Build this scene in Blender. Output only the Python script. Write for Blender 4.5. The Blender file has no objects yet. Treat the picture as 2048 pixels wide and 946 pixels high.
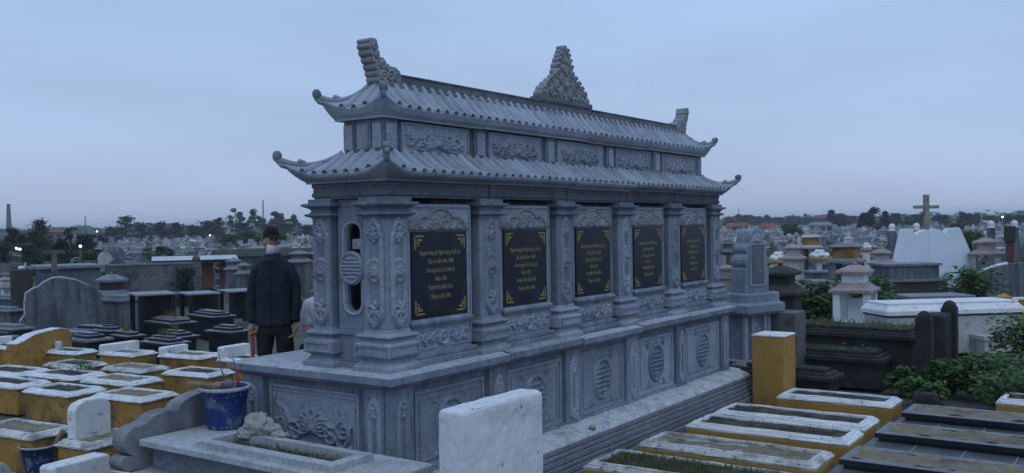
import bpy, math, random
import numpy as np
from mathutils import Vector, Matrix
PI = math.pi
rnd = random.Random(11)
S = bpy.context.scene
COL = S.collection

# ------------------------------------------------------------------ camera, sky, sun, exposure
CR = np.array([[0.571665, 0.018535, -0.820277], [-0.820353, -0.005414, -0.571840], [-0.015040, 0.999814, 0.012110]])
CC = np.array([-4.8461, -4.4235, 2.3]); CF = 1880.26
u_, s_, v_ = np.linalg.svd(CR); CR = u_ @ v_
cam = bpy.data.cameras.new('camera'); cam_o = bpy.data.objects.new('camera', cam); COL.objects.link(cam_o)
M = Matrix.Identity(4)
for i in range(3):
    for j in range(3): M[i][j] = CR[i][j]
    M[i][3] = CC[i]
cam_o.matrix_world = M
cam.sensor_width = 36; cam.lens = 36 * CF / 2048; cam.clip_end = 6000; cam.clip_start = .05
S.camera = cam_o

SUN_AZ, SUN_EL = math.radians(225), math.radians(62)        # azimuth (from +X, CCW) the light comes from
world = bpy.data.worlds.new('World'); S.world = world; world.use_nodes = True
nt = world.node_tree; nt.nodes.clear()
wo = nt.nodes.new('ShaderNodeOutputWorld'); bg = nt.nodes.new('ShaderNodeBackground')
sky = nt.nodes.new('ShaderNodeTexSky'); sky.sky_type = 'NISHITA'; sky.sun_disc = False
sky.sun_elevation = math.radians(4); sky.sun_rotation = math.radians(90) - SUN_AZ
tc = nt.nodes.new('ShaderNodeTexCoord'); sep = nt.nodes.new('ShaderNodeSeparateXYZ')
ramp = nt.nodes.new('ShaderNodeValToRGB')
nt.links.new(tc.outputs['Generated'], sep.inputs[0]); nt.links.new(sep.outputs['Z'], ramp.inputs[0])
els = ramp.color_ramp.elements
els[0].position = 0.0; els[0].color = (.405, .500, .695, 1)
els[1].position = 1.0; els[1].color = (.335, .50, .79, 1)
for p_, c_ in ((.035, (.400, .505, .720, 1)), (.10, (.395, .528, .775, 1)), (.25, (.385, .555, .835, 1))):
    e = els.new(p_); e.color = c_
noi = nt.nodes.new('ShaderNodeTexNoise'); noi.inputs['Scale'].default_value = 1.9; noi.inputs['Detail'].default_value = 6
mp = nt.nodes.new('ShaderNodeMapping'); mp.inputs['Scale'].default_value = (1, 1, 5)
nt.links.new(tc.outputs['Generated'], mp.inputs[0]); nt.links.new(mp.outputs[0], noi.inputs['Vector'])
mr = nt.nodes.new('ShaderNodeMapRange'); mr.inputs['From Min'].default_value = .3; mr.inputs['From Max'].default_value = .7
mr.inputs['To Min'].default_value = .89; mr.inputs['To Max'].default_value = 1.09
nt.links.new(noi.outputs['Fac'], mr.inputs[0])
mul = nt.nodes.new('ShaderNodeMix'); mul.data_type = 'RGBA'; mul.blend_type = 'MULTIPLY'; mul.inputs[0].default_value = 1
nt.links.new(ramp.outputs[0], mul.inputs[6]); nt.links.new(mr.outputs[0], mul.inputs[7])
sca = nt.nodes.new('ShaderNodeMix'); sca.data_type = 'RGBA'; sca.blend_type = 'MULTIPLY'; sca.inputs[0].default_value = 1
sca.inputs[7].default_value = (.1, .1, .1, 1); nt.links.new(sky.outputs[0], sca.inputs[6])
mix = nt.nodes.new('ShaderNodeMix'); mix.data_type = 'RGBA'; mix.inputs[0].default_value = .06
nt.links.new(mul.outputs[2], mix.inputs[6]); nt.links.new(sca.outputs[2], mix.inputs[7])
nt.links.new(mix.outputs[2], bg.inputs[0]); bg.inputs[1].default_value = 1.08
nt.links.new(bg.outputs[0], wo.inputs[0])
sun = bpy.data.lights.new('sun', 'SUN'); sun.energy = 0.75; sun.angle = math.radians(50); sun.color = (.80, .91, 1)
sun_o = bpy.data.objects.new('sun', sun); COL.objects.link(sun_o)
sd = Vector((math.cos(SUN_AZ) * math.cos(SUN_EL), math.sin(SUN_AZ) * math.cos(SUN_EL), math.sin(SUN_EL)))
sun_o.rotation_euler = sd.to_track_quat('Z', 'Y').to_euler()
S.view_settings.view_transform = 'Standard'; S.view_settings.look = 'None'
S.view_settings.exposure = 0; S.view_settings.gamma = 1; S.view_settings.use_curve_mapping = False
S.render.engine = 'CYCLES'
S.cycles.use_denoising = True
S.cycles.max_bounces = 5; S.cycles.diffuse_bounces = 3; S.cycles.glossy_bounces = 2; S.cycles.volume_bounces = 0
S.cycles.transparent_max_bounces = 6

# ------------------------------------------------------------------ helpers
def ray(px, py): return CR @ np.array([px - 1024, -(py - 473), -CF])
def onz(px, py, z): r = ray(px, py); return CC + r * ((z - CC[2]) / r[2])
def atd(px, py, d): r = ray(px, py); return CC + r * (d / CF)
def gnd(px, d): p = atd(px, 460, d); return (p[0], p[1])      # ground position seen at column px, depth d
def zat(px, py, d): return atd(px, py, d)[2]

class MB:
    def __init__(s): s.v = []; s.f = []
    def add(s, v, f):
        n = len(s.v); s.v += [tuple(p) for p in v]; s.f += [tuple(i + n for i in q) for q in f]; return s
    def box(s, x0, x1, y0, y1, z0, z1):
        return s.rects([(x0, x1, y0, y1, z0), (x0, x1, y0, y1, z1)])
    def rects(s, L):
        v = []; f = []
        for x0, x1, y0, y1, z in L: v += [(x0, y0, z), (x1, y0, z), (x1, y1, z), (x0, y1, z)]
        f.append((3, 2, 1, 0)); m = len(L)
        for i in range(m - 1):
            for k in range(4): a = 4 * i + k; b = 4 * i + (k + 1) % 4; f.append((a, b, b + 4, a + 4))
        f.append(tuple(4 * (m - 1) + k for k in range(4))); return s.add(v, f)
    def sq(s, cx, cy, prof, hx, hy=None):          # square stack: prof = [(offset, z)]
        hy = hx if hy is None else hy
        return s.rects([(cx - hx - o, cx + hx + o, cy - hy - o, cy + hy + o, z) for o, z in prof])
    def loft(s, rings, cap0=True, cap1=True, closed=True):
        n = len(rings[0]); v = [p for r in rings for p in r]; f = []
        for i in range(len(rings) - 1):
            for k in range(n if closed else n - 1):
                a = i * n + k; b = i * n + (k + 1) % n; f.append((a, b, b + n, a + n))
        if cap0: f.append(tuple(reversed(range(n))))
        if cap1: f.append(tuple((len(rings) - 1) * n + k for k in range(n)))
        return s.add(v, f)
    def tube(s, path, rad, n=8, cap=True, flat=1.0, up=(0, 0, 1)):
        P = [Vector(p) for p in path]; rings = []
        R_ = rad if isinstance(rad, (list, tuple)) else [rad] * len(P)
        for i, p in enumerate(P):
            t = (P[min(i + 1, len(P) - 1)] - P[max(i - 1, 0)])
            t = t.normalized() if t.length > 1e-9 else Vector((0, 0, 1))
            u = Vector(up); a = t.cross(u)
            if a.length < 1e-3: a = t.cross(Vector((1, 0, 0)))
            a.normalize(); b = a.cross(t).normalized()
            rings.append([p + a * (R_[i] * math.cos(2 * PI * k / n)) + b * (R_[i] * flat * math.sin(2 * PI * k / n)) for k in range(n)])
        return s.loft(rings, cap, cap)
    def lathe(s, prof, n=16, c=(0, 0, 0), cap0=True, cap1=True):
        return s.loft([[(c[0] + r * math.cos(2 * PI * k / n), c[1] + r * math.sin(2 * PI * k / n), c[2] + z) for k in range(n)] for r, z in prof], cap0, cap1)
    def prism(s, poly, fn, a, b):                  # 2-D outline extruded from a to b; fn(u, v, w) -> point
        n = len(poly)
        v = [fn(u, w, a) for u, w in poly] + [fn(u, w, b) for u, w in poly]
        f = [tuple(reversed(range(n))), tuple(range(n, 2 * n))] + [(k, (k + 1) % n, (k + 1) % n + n, k + n) for k in range(n)]
        return s.add(v, f)
    def grid(s, A):
        nu, nv = len(A), len(A[0]); v = [p for r in A for p in r]; f = []
        for i in range(nu - 1):
            for j in range(nv - 1): a = i * nv + j; f.append((a, a + nv, a + nv + 1, a + 1))
        return s.add(v, f)
    def ball(s, c, r, n=8, m=5):
        r = (r, r, r) if not isinstance(r, (tuple, list)) else r
        rings = []
        for i in range(m + 1):
            t = PI * (i + .12 if i == 0 else (i - .12 if i == m else i)) / m - PI / 2
            rings.append([(c[0] + r[0] * math.cos(t) * math.cos(2 * PI * k / n), c[1] + r[1] * math.cos(t) * math.sin(2 * PI * k / n), c[2] + r[2] * math.sin(t)) for k in range(n)])
        return s.loft(rings)
    def jit(s, amt, seed=0):
        r = random.Random(seed); s.v = [(x + r.uniform(-amt, amt), y + r.uniform(-amt, amt), z + r.uniform(-amt, amt)) for x, y, z in s.v]; return s
    def mesh(s, name, mat, smooth=False, org=(0, 0, 0)):
        me = bpy.data.meshes.new(name)
        me.from_pydata([(x - org[0], y - org[1], z - org[2]) for x, y, z in s.v], [], s.f)
        me.materials.append(mat)
        if smooth:
            me.polygons.foreach_set('use_smooth', [True] * len(me.polygons))
        me.update(); return me
    def build(s, name, mat, parent=None, smooth=False, bevel=0, **kw):
        org = ORG.get(parent.name, (0, 0, 0)) if parent else kw.get('org', (0, 0, 0))
        o = bpy.data.objects.new(name, s.mesh(name, mat, smooth, org)); COL.objects.link(o)
        ORG[o.name] = org
        if parent: o.parent = parent
        elif 'org' in kw: o.location = org
        if bevel:
            b = o.modifiers.new('bevel', 'BEVEL'); b.width = bevel; b.segments = 2; b.limit_method = 'ANGLE'; b.angle_limit = math.radians(40)
        return o
ORG = {}
def tag(o, label=None, cat=None, group=None, kind=None):
    if label: o['label'] = label
    if cat: o['category'] = cat
    if group: o['group'] = group
    if kind: o['kind'] = kind
    return o
def thing(name, label, cat, loc=(0, 0, 0), rotz=0, group=None, local=True):
    o = bpy.data.objects.new(name, None); COL.objects.link(o); o.location = loc; o.rotation_euler = (0, 0, rotz)
    o.empty_display_size = .1
    ORG[o.name] = (0, 0, 0) if local else tuple(loc)
    return tag(o, label, cat, group)
def copy_tree(o, parent=None):
    c = o.copy(); COL.objects.link(c); c.parent = parent
    for ch in list(o.children): copy_tree(ch, c)
    return c
def dup(o, loc, rotz=0, label=None, scale=None):
    c = copy_tree(o); c.location = loc; c.rotation_euler = (0, 0, rotz)
    if label: c['label'] = label
    if scale is not None: c.scale = scale if isinstance(scale, (tuple, list)) else (scale,) * 3
    return c
def share(o, name=None, loc=None, parent=None):     # another object on the same mesh data
    c = bpy.data.objects.new(name or o.name.split('.')[0], o.data); COL.objects.link(c)
    if parent: c.parent = parent; ORG[c.name] = ORG.get(parent.name, (0, 0, 0))
    if loc: c.location = loc
    for m in o.modifiers:
        if m.type == 'BEVEL':
            b = c.modifiers.new('bevel', 'BEVEL'); b.width = m.width; b.segments = m.segments; b.limit_method = 'ANGLE'; b.angle_limit = m.angle_limit
    return c

# ------------------------------------------------------------------ materials
def mat(name, c1, c2=None, scale=5, rough=.8, bump=.25, bscale=60, stain=None, stain_amt=.5, stain_scale=2.2, stain_st=(1, 1, 1), stain_lo=.5, stain_hi=.68, spec=.3, fine=.25, emit=None, ovar=0, chip=None):
    m = bpy.data.materials.new(name); m.use_nodes = True; N = m.node_tree; n = N.nodes; l = N.links
    p = n['Principled BSDF']; p.inputs['Roughness'].default_value = rough; p.inputs['Specular IOR Level'].default_value = spec
    if emit:
        p.inputs['Emission Color'].default_value = (*emit[0], 1); p.inputs['Emission Strength'].default_value = emit[1]
    g = n.new('ShaderNodeNewGeometry')
    def noise(sc, det=4, st=None, off=0):
        t = n.new('ShaderNodeTexNoise'); t.inputs['Scale'].default_value = sc; t.inputs['Detail'].default_value = det; t.inputs['Roughness'].default_value = .6
        mpn = n.new('ShaderNodeMapping'); mpn.inputs['Scale'].default_value = st or (1, 1, 1); mpn.inputs['Location'].default_value = (off, off * 1.7, off * .6)
        l.new(g.outputs['Position'], mpn.inputs[0]); l.new(mpn.outputs[0], t.inputs['Vector']); return t.outputs['Fac']
    def ramp(fac, lo, hi, a=0, b=1):
        r = n.new('ShaderNodeMapRange'); r.inputs['From Min'].default_value = lo; r.inputs['From Max'].default_value = hi
        r.inputs['To Min'].default_value = a; r.inputs['To Max'].default_value = b; l.new(fac, r.inputs[0]); return r.outputs[0]
    def mixc(f, a, b, mode='MIX'):
        x = n.new('ShaderNodeMix'); x.data_type = 'RGBA'; x.blend_type = mode
        if isinstance(f, float): x.inputs[0].default_value = f
        else: l.new(f, x.inputs[0])
        for i, c in ((6, a), (7, b)):
            if isinstance(c, tuple): x.inputs[i].default_value = (*c[:3], 1)
            else: l.new(c, x.inputs[i])
        return x.outputs[2]
    col = mixc(ramp(noise(scale), .35, .65), tuple(c1), tuple(c2 or [x * .8 for x in c1]))
    fn = noise(scale * 9, 3, off=3)
    gr = ramp(fn, .3, .7, 1 - fine, 1 + fine)
    cg = n.new('ShaderNodeCombineColor'); [l.new(gr, cg.inputs[i]) for i in range(3)]
    col = mixc(1.0, col, cg.outputs[0], 'MULTIPLY')
    if ovar:
        oi = n.new('ShaderNodeObjectInfo'); rv = ramp(oi.outputs['Random'], 0, 1, 1 - ovar, 1 + ovar)
        cv = n.new('ShaderNodeCombineColor'); [l.new(rv, cv.inputs[i]) for i in range(3)]
        col = mixc(1.0, col, cv.outputs[0], 'MULTIPLY')
    if stain:
        sf = ramp(noise(stain_scale, 6, stain_st, 9), stain_lo, stain_hi, 0, stain_amt)
        col = mixc(sf, col, tuple(stain))
    if chip:                                        # (colour, scale, lo, hi, amount): small sharp-edged spots
        col = mixc(ramp(noise(chip[1], 5, None, 17), chip[2], chip[3], 0, chip[4]), col, tuple(chip[0]))
    l.new(col, p.inputs['Base Color'])
    if bump:
        b = n.new('ShaderNodeBump'); b.inputs['Strength'].default_value = bump; b.inputs['Distance'].default_value = .01
        l.new(noise(bscale, 5, off=5), b.inputs['Height']); l.new(b.outputs[0], p.inputs['Normal'])
    return m
MT = {}
MT['stone'] = mat('carved_grey_stone', (.190, .222, .268), (.136, .163, .203), 3.0, .85, .35, 70, stain=(.30, .325, .365), stain_amt=.7, stain_scale=3.4, stain_st=(2.2, 2.2, .3), fine=.2, chip=((.12, .125, .14), 7, .60, .68, .5), ovar=.19)
MT['stone2'] = mat('carved_grey_stone_light', (.285, .312, .365), (.218, .24, .292), 3.5, .85, .35, 80, stain=(.34, .335, .34), stain_amt=.45, stain_scale=3, fine=.22, ovar=.19)
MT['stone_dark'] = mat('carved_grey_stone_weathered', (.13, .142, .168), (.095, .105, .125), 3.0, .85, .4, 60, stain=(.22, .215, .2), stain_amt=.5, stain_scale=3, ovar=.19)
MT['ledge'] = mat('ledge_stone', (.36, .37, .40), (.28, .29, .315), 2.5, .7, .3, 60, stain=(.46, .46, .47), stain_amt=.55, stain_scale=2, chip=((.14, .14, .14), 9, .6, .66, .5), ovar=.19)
MT['mortar'] = mat('plinth_mortar', (.50, .50, .51), (.38, .38, .39), 6, .9, .9, 30, stain=(.16, .16, .165), stain_amt=.65, stain_scale=9, fine=.3)
MT['plaque'] = mat('black_granite_plaque', (.008, .012, .019), (.012, .017, .026), 8, .3, .04, 200, stain=(.03, .038, .05), stain_amt=.5, stain_scale=4, spec=.3)
MT['gold'] = mat('gold_lettering', (.36, .27, .09), (.28, .21, .075), 20, .5, 0, spec=.5)
MT['tile'] = mat('roof_stone', (.30, .33, .38), (.235, .26, .305), 4, .85, .35, 60, stain=(.38, .40, .43), stain_amt=.5, stain_scale=3, fine=.15, ovar=.19)
MT['ridge'] = mat('ridge_stone', (.15, .16, .185), (.11, .12, .145), 3.5, .8, .3, 60, stain=(.22, .22, .23), stain_amt=.5, stain_scale=2.5, ovar=.19)
MT['orn'] = mat('carved_ornament_stone', (.30, .30, .315), (.22, .225, .24), 8, .9, .6, 60, stain=(.40, .39, .38), stain_amt=.5, stain_scale=7)

# ------------------------------------------------------------------ carved reliefs (height fields)
class Relief:
    def __init__(s, w, h, res):
        s.w, s.h = w, h; s.nu = max(3, int(w / res)); s.nv = max(3, int(h / res))
        s.U, s.V = np.meshgrid(np.linspace(0, w, s.nu), np.linspace(0, h, s.nv), indexing='ij'); s.H = np.zeros_like(s.U)
    def put(s, d, r, hgt):
        s.H = np.maximum(s.H, hgt * np.sqrt(np.clip(1 - (d / r) ** 2, 0, 1)))
    def stroke(s, pts, r, hgt, r1=None):
        n = len(pts) - 1
        for i in range(n):
            (x0, y0), (x1, y1) = pts[i], pts[i + 1]; dx, dy = x1 - x0, y1 - y0; q = dx * dx + dy * dy + 1e-12
            t = np.clip(((s.U - x0) * dx + (s.V - y0) * dy) / q, 0, 1)
            d = np.hypot(s.U - x0 - t * dx, s.V - y0 - t * dy)
            rr = r if r1 is None else r + (r1 - r) * (i + t) / n
            s.H = np.maximum(s.H, hgt * np.sqrt(np.clip(1 - (d / rr) ** 2, 0, 1)))
        return s
    def ring(s, cx, cy, rx, ry, w, hgt):
        return s.stroke([(cx + rx * math.cos(2 * PI * k / 28), cy + ry * math.sin(2 * PI * k / 28)) for k in range(29)], w, hgt)
    def disc(s, cx, cy, rx, ry, hgt):
        s.H = np.maximum(s.H, hgt * np.sqrt(np.clip(1 - ((s.U - cx) / rx) ** 2 - ((s.V - cy) / ry) ** 2, 0, 1))); return s
    def flat(s, cx, cy, rx, ry, hgt):
        s.H = np.where(((s.U - cx) / rx) ** 2 + ((s.V - cy) / ry) ** 2 < 1, np.maximum(s.H, hgt), s.H); return s
    def dig(s, cx, cy, rx, ry, dep):
        s.H = np.where(((s.U - cx) / rx) ** 2 + ((s.V - cy) / ry) ** 2 < 1, dep, s.H); return s
    def rect(s, x0, x1, y0, y1, w, hgt):
        return s.stroke([(x0, y0), (x1, y0), (x1, y1), (x0, y1), (x0, y0)], w, hgt)
    def spiral(s, cx, cy, r, turns, a0, w, hgt, sgn=1):
        K = int(12 * turns) + 2
        return s.stroke([(cx + r * (1 - .85 * k / K) * math.cos(a0 + sgn * 2 * PI * turns * k / K), cy + r * (1 - .85 * k / K) * math.sin(a0 + sgn * 2 * PI * turns * k / K)) for k in range(K + 1)], w, hgt, w * .6)
    def leaf(s, x, y, a, L, w, hgt):
        return s.stroke([(x + L * t * math.cos(a + .5 * t), y + L * t * math.sin(a + .5 * t)) for t in (0, .35, .7, 1)], w, hgt, w * .25)
    def petal(s, x, y, a, L, w, t, hgt):
        P = []
        for k in range(13):
            q = k / 12 * 2 * PI; u = .5 - .5 * math.cos(q); v = math.sin(q) * math.sin(PI * u) ** .35 * .5
            P.append((x + L * u * math.cos(a) - w * v * math.sin(a), y + L * u * math.sin(a) + w * v * math.cos(a)))
        return s.stroke(P, t, hgt)
    def lotus(s, cx, cy, r, hgt):
        for k, a in enumerate((-.1, PI + .1, .25, PI - .25, .55, PI - .55, .95, PI - .95, PI / 2)):
            L = r * (1.25, 1.25, 1.1, 1.1, 1.0, 1.0, .95, .95, 1.0)[k]
            s.stroke([(cx + L * .2 * math.cos(a), cy + L * .2 * math.sin(a)), (cx + L * .75 * math.cos(a), cy + L * .75 * math.sin(a))], r * .13, hgt * .45)
            s.petal(cx, cy, a, L, r * .42, r * .045, hgt)
        return s
    def lotus_old(s, cx, cy, r, hgt):
        for k, a in enumerate(np.linspace(-.15 * PI, 1.15 * PI, 9)):
            s.leaf(cx, cy, a - .2, r * (1 if k % 2 == 0 else .8), r * .2, hgt * (1 if k % 2 else .75))
        s.disc(cx, cy + r * .2, r * .24, r * .24, hgt * 1.3)
        return s
    def scroll(s, seed, n, x0, x1, y0, y1, size, w, hgt):
        r = random.Random(seed)
        for k in range(n):
            x = x0 + (x1 - x0) * (k + .5) / n + r.uniform(-.2, .2) * (x1 - x0) / n; y = r.uniform(y0, y1)
            z = size * r.uniform(.7, 1.2); s.spiral(x, y, z, r.uniform(.9, 1.5), r.uniform(0, 6.28), w, hgt * r.uniform(.7, 1), r.choice((-1, 1)))
            for q in range(2): s.leaf(x + r.uniform(-1, 1) * z, y + r.uniform(-.6, .8) * z, r.uniform(0, 6.28), z * 1.3, w * 1.2, hgt * .8)
        return s
    def mb(s, o, u, v, n, pad=.002):
        o, u, v, n = (np.array(q, float) for q in (o, u, v, n)); H = s.H * 1.5
        H = (H + .22 * (np.roll(H, 1, 0) + np.roll(H, -1, 0) + np.roll(H, 1, 1) + np.roll(H, -1, 1))) / 1.88
        P = o + s.U[..., None] * u + s.V[..., None] * v + (H + pad)[..., None] * n
        m = MB(); m.v = [tuple(p) for p in P.reshape(-1, 3)]; nv = s.nv
        hot = H > 1e-4
        keep = hot[:-1, :-1] | hot[1:, :-1] | hot[1:, 1:] | hot[:-1, 1:]
        I, J = np.nonzero(keep); a = I * nv + J
        m.f = [tuple(map(int, q)) for q in np.stack([a, a + nv, a + nv + 1, a + 1], 1)]
        used = sorted({i for q in m.f for i in q}); ix = {j: i for i, j in enumerate(used)}
        m.v = [m.v[j] for j in used]; m.f = [tuple(ix[i] for i in q) for q in m.f]
        return m
def shou(R, cx, cy, rx, ry, h):        # round longevity sign
    R.ring(cx, cy, rx, ry, rx * .09, h)
    for k, (yy, ww) in enumerate(((.62, .45), (.36, .72), (.12, .8), (-.12, .8), (-.36, .72), (-.62, .45))):
        R.stroke([(cx - rx * ww, cy + ry * yy), (cx + rx * ww, cy + ry * yy)], rx * .085, h)
    R.stroke([(cx, cy + ry * .95), (cx, cy + ry * .4)], rx * .07, h); R.stroke([(cx, cy - ry * .95), (cx, cy - ry * .4)], rx * .07, h)
    for sx in (-1, 1):
        R.stroke([(cx + sx * rx * .45, cy + ry * .62), (cx + sx * rx * .45, cy + ry * .4)], rx * .07, h)
        R.stroke([(cx + sx * rx * .45, cy - ry * .62), (cx + sx * rx * .3, cy - ry * .85)], rx * .07, h)
    return R
# ================================================================== the ancestral monument
MX, MY0 = 6.40, 0.0
mon = thing('tomb_monument', 'long grey carved stone monument with two tiled roofs and five black plaques', 'monument', (3.2, .9, 0), local=False)
BAY = 1.178; Q0 = 1.2546; QW = .284
MT['sandstone'] = mat('tan_stone', (.36, .32, .25), (.28, .25, .20), 20, .9, .5, 60)
# ---- plinth: rough stacked courses and a sloping mortar bed
pr = MB()
xs = [-.1 + 6.55 * i / 60 for i in range(61)]; r_ = random.Random(3)
A = []
for x in xs:
    A.append([(x, yy, zz + r_.uniform(-.008, .008)) for yy, zz in ((.35, .475), (.12, .468), (.0, .452), (-.05, .436), (-.11, .415), (-.14, .396), (-.143, .36), (.0, .36))])
pr.grid(A); pr.build('mortar_bed', MT['mortar'], mon, True)
MT['course'] = mat('plinth_slab_edges', (.20, .21, .235), (.15, .16, .18), 4, .9, .8, 45, stain=(.26, .26, .265), stain_amt=.5, stain_scale=5)
z = .385; k = 0
while z > .06:
    h = (.05, .042, .055, .04, .05, .06, .09)[k % 7]; x = -.12; st = .012 * (k % 2) + .01 * k * .6
    while x < 6.45:
        w = rnd.uniform(1.0, 1.9); x1 = min(x + w, 6.47)
        MB().box(x + .003, x1 - .003, -.146 - .012 * k - rnd.uniform(0, .012) - (.02 if k > 4 else 0), .5, z - h + .006, z).build('plinth_slab', MT['course'], mon, bevel=.006)
        x = x1
    z -= h; k += 1
MB().box(-.1, 6.44, -.13, 1.9, -.3, .36).build('plinth_core', MT['stone_dark'], mon)
for i, (px, py, rr) in enumerate(((1185, 857, .034), (1172, 842, .016), (1405, 772, .014), (1385, 766, .012), (1118, 872, .014), (1308, 800, .012))):
    q = onz(px, py, .43); m = MB().ball((0, 0, rr * .5), (rr * 1.2, rr, rr * .7), 8, 6).jit(rr * .12, i)
    o = m.build('loose_stone', MT['sandstone'] if i == 0 else MT['stone_dark'], None, True, org=(0, 0, 0)); o.location = (float(q[0]), float(q[1]), .425)
    tag(o, ['largest tan loose stone lying on the plinth mortar', 'dark pebble just left of the tan stone on the plinth', 'dark pebble on the plinth near its far end', 'second dark pebble near the far plinth end', 'dark pebble on the plinth beside the white headstone', 'dark pebble midway along the plinth mortar'][i], 'stone', 'loose stones on the plinth')
# ---- base storey
MB().box(.12, 6.28, .12, 1.62, .36, 1.16).build('base_wall', MT['stone'], mon)
def frame(m, o, u, v, n, w, h, t, d):             # raised picture frame from four bars
    o, u, v, n = (np.array(q, float) for q in (o, u, v, n))
    for a0, a1, b0, b1 in ((0, w, 0, t), (0, w, h - t, h), (0, t, t, h - t), (w - t, w, t, h - t)):
        P = [o + u * a + v * b + n * c for c in (0, d) for a, b in ((a0, b0), (a1, b0), (a1, b1), (a0, b1))]
        m.add(P, [(0, 1, 2, 3), (7, 6, 5, 4), (0, 4, 5, 1), (1, 5, 6, 2), (2, 6, 7, 3), (3, 7, 4, 0)])
    return m
UX, UY, UZ = (1, 0, 0), (0, 1, 0), (0, 0, 1); NF = (0, -1, 0); NL = (-1, 0, 0); UYr = (0, -1, 0)
pil = [(.08, .33)] + [(Q0 + .03 + BAY * i - .02, Q0 + .03 + BAY * i + .225) for i in range(4)] + [(6.09, 6.32)]
Rp = Relief(.15, .62, .0065)
Rp.stroke([(.03, .06), (.03, .50), (.045, .545), (.075, .575), (.105, .545), (.12, .50), (.12, .06), (.075, .02), (.03, .06)], .011, .012)
Rp.ring(.075, .53, .022, .022, .008, .012).ring(.055, .495, .016, .016, .007, .011).ring(.095, .495, .016, .016, .007, .011).disc(.075, .455, .03, .022, .012).scroll(4, 2, .045, .105, .07, .1, .022, .007, .01)
first = None
for i, (a, b) in enumerate(pil):
    p = MB().box(a, b, .075, .135, .44, 1.15).build('base_pilaster', MT['stone'], mon, bevel=.008)
    Rp.mb((a + (b - a) / 2 - .075, .0745, .49), UX, UZ, NF).build('carving', MT['stone2'], p, True)
for a, b in ((.08, .33), (1.42, 1.66)):
    p = MB().box(.075, .14, a + .0601 * (a < .1), b, .44, 1.15).build('base_pilaster', MT['stone'], mon, bevel=.008)
    Rp.mb((.0745, (a + b) / 2 + .075 + .025 * (a < .1), .49), UYr, UZ, NL).build('carving', MT['stone2'], p, True)
Rm = shou(Relief(.5, .56, .0085), .25, .28, .16, .185, .016)
Rm.scroll(8, 1, .06, .08, .06, .07, .03, .008, .012).scroll(9, 1, .42, .44, .06, .07, .03, .008, .012).scroll(10, 1, .06, .08, .49, .5, .03, .008, .012).scroll(11, 1, .42, .44, .49, .5, .03, .008, .012)
m0 = None
for i in range(5):
    a = pil[i][1] + .03; b = pil[i + 1][0] - .055
    m = MB().box(a, b, .105, .125, .50, 1.09); frame(m, (a, .105, .50), UX, UZ, NF, b - a, .59, .028, .014); frame(m, (a + .06, .105, .56), UX, UZ, NF, b - a - .12, .47, .015, .009)
    p = m.build('base_panel', MT['stone2'], mon, bevel=.004)
    Rm.mb(((a + b) / 2 - .25, .1045, .515), UX, UZ, NF).build('longevity_medallion', MT['stone'], p, True)
    MB().box(pil[i][1] + .002, pil[i + 1][0] - .002, .09, .13, .44, .497).build('base_sill', MT['stone'], mon, bevel=.006)
# short side: floral panel
m = MB().box(.105, .125, .40, 1.36, .50, 1.09); frame(m, (.105, 1.36, .50), UYr, UZ, NL, .96, .59, .022, .014); frame(m, (.105, 1.32, .54), UYr, UZ, NL, .88, .51, .013, .009)
for yy in (.45, 1.31):
    for zz in (.6, 1.0): m.box(.094, .106, yy - .022, yy + .022, zz - .022, zz + .022)
p = m.build('base_panel', MT['stone2'], mon, bevel=.004)
Rf = Relief(.82, .5, .0062)
Rf.lotus(.42, .24, .16, .03)
for k in range(7): Rf.leaf(.42, .22, .35 + k * .4, .17 + .03 * (k % 2), .028, .02)
for sx in (-1, 1):
    cx = .42
    for (dx, dy, r, t, a0, w) in ((.2, .2, .09, 1.4, 0, .02), (.33, .26, .075, 1.5, 2, .018), (.3, .1, .06, 1.3, 4, .015), (.12, .07, .06, 1.2, 1, .015), (.37, .12, .04, 1.2, 3, .012)):
        Rf.spiral(cx + sx * dx, dy, r, t, a0 if sx > 0 else PI - a0, w, .026, sx)
    for q in range(9): Rf.leaf(cx + sx * (.16 + .025 * q), .1 + .05 * (q % 3), PI / 2 - sx * (.2 + .25 * (q % 4)), .13 + .02 * (q % 2), .018, .022)
    Rf.leaf(cx + sx * .25, .28, PI / 2 - sx * .3, .16, .02, .024).leaf(cx + sx * .33, .3, PI / 2 - sx * .1, .14, .018, .022)
    Rf.ring(cx + sx * .07, .06, .03, .03, .012, .02)
for q in range(8): Rf.disc(.08 + .095 * q, .03 + .02 * (q % 2), .03, .025, .018)
Rf.mb((.1045, 1.29, .545), UYr, UZ, NL).build('floral_carving', MT['stone2'], p, True)
MB().box(.09, .13, .335, 1.415, .44, .497).build('base_sill', MT['stone'], mon, bevel=.006)
# ---- ledge: five moulded slabs
JX = [0, 1.46, 2.66, 3.84, 5.02, MX]
for i in range(5):
    a, b = JX[i], JX[i + 1]; f0, f1 = (1 if i == 0 else 0), (1 if i == 4 else 0); g = .006; dz = (0, .007, -.005, .005, 0)[i]
    L = []
    for o, zz in ((.085, 1.145), (.05, 1.150), (.012, 1.178), (0, 1.19), (0, 1.236), (.006, 1.241), (.062, 1.249), (.066, 1.256), (.3, 1.2565)):
        L.append((a + (o if f0 else g), b - (o if f1 else g), o, 1.74 - o, zz + dz))
    sl = MB().rects(L).build('ledge_slab', MT['stone'], mon, bevel=.003)
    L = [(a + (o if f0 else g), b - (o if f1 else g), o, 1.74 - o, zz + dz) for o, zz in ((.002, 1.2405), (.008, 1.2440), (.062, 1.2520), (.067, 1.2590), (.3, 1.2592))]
    MB().rects(L).build('paler_top', MT['ledge'], sl)  # paler stone sheet over the slab top; the sides keep the darker stone
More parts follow.
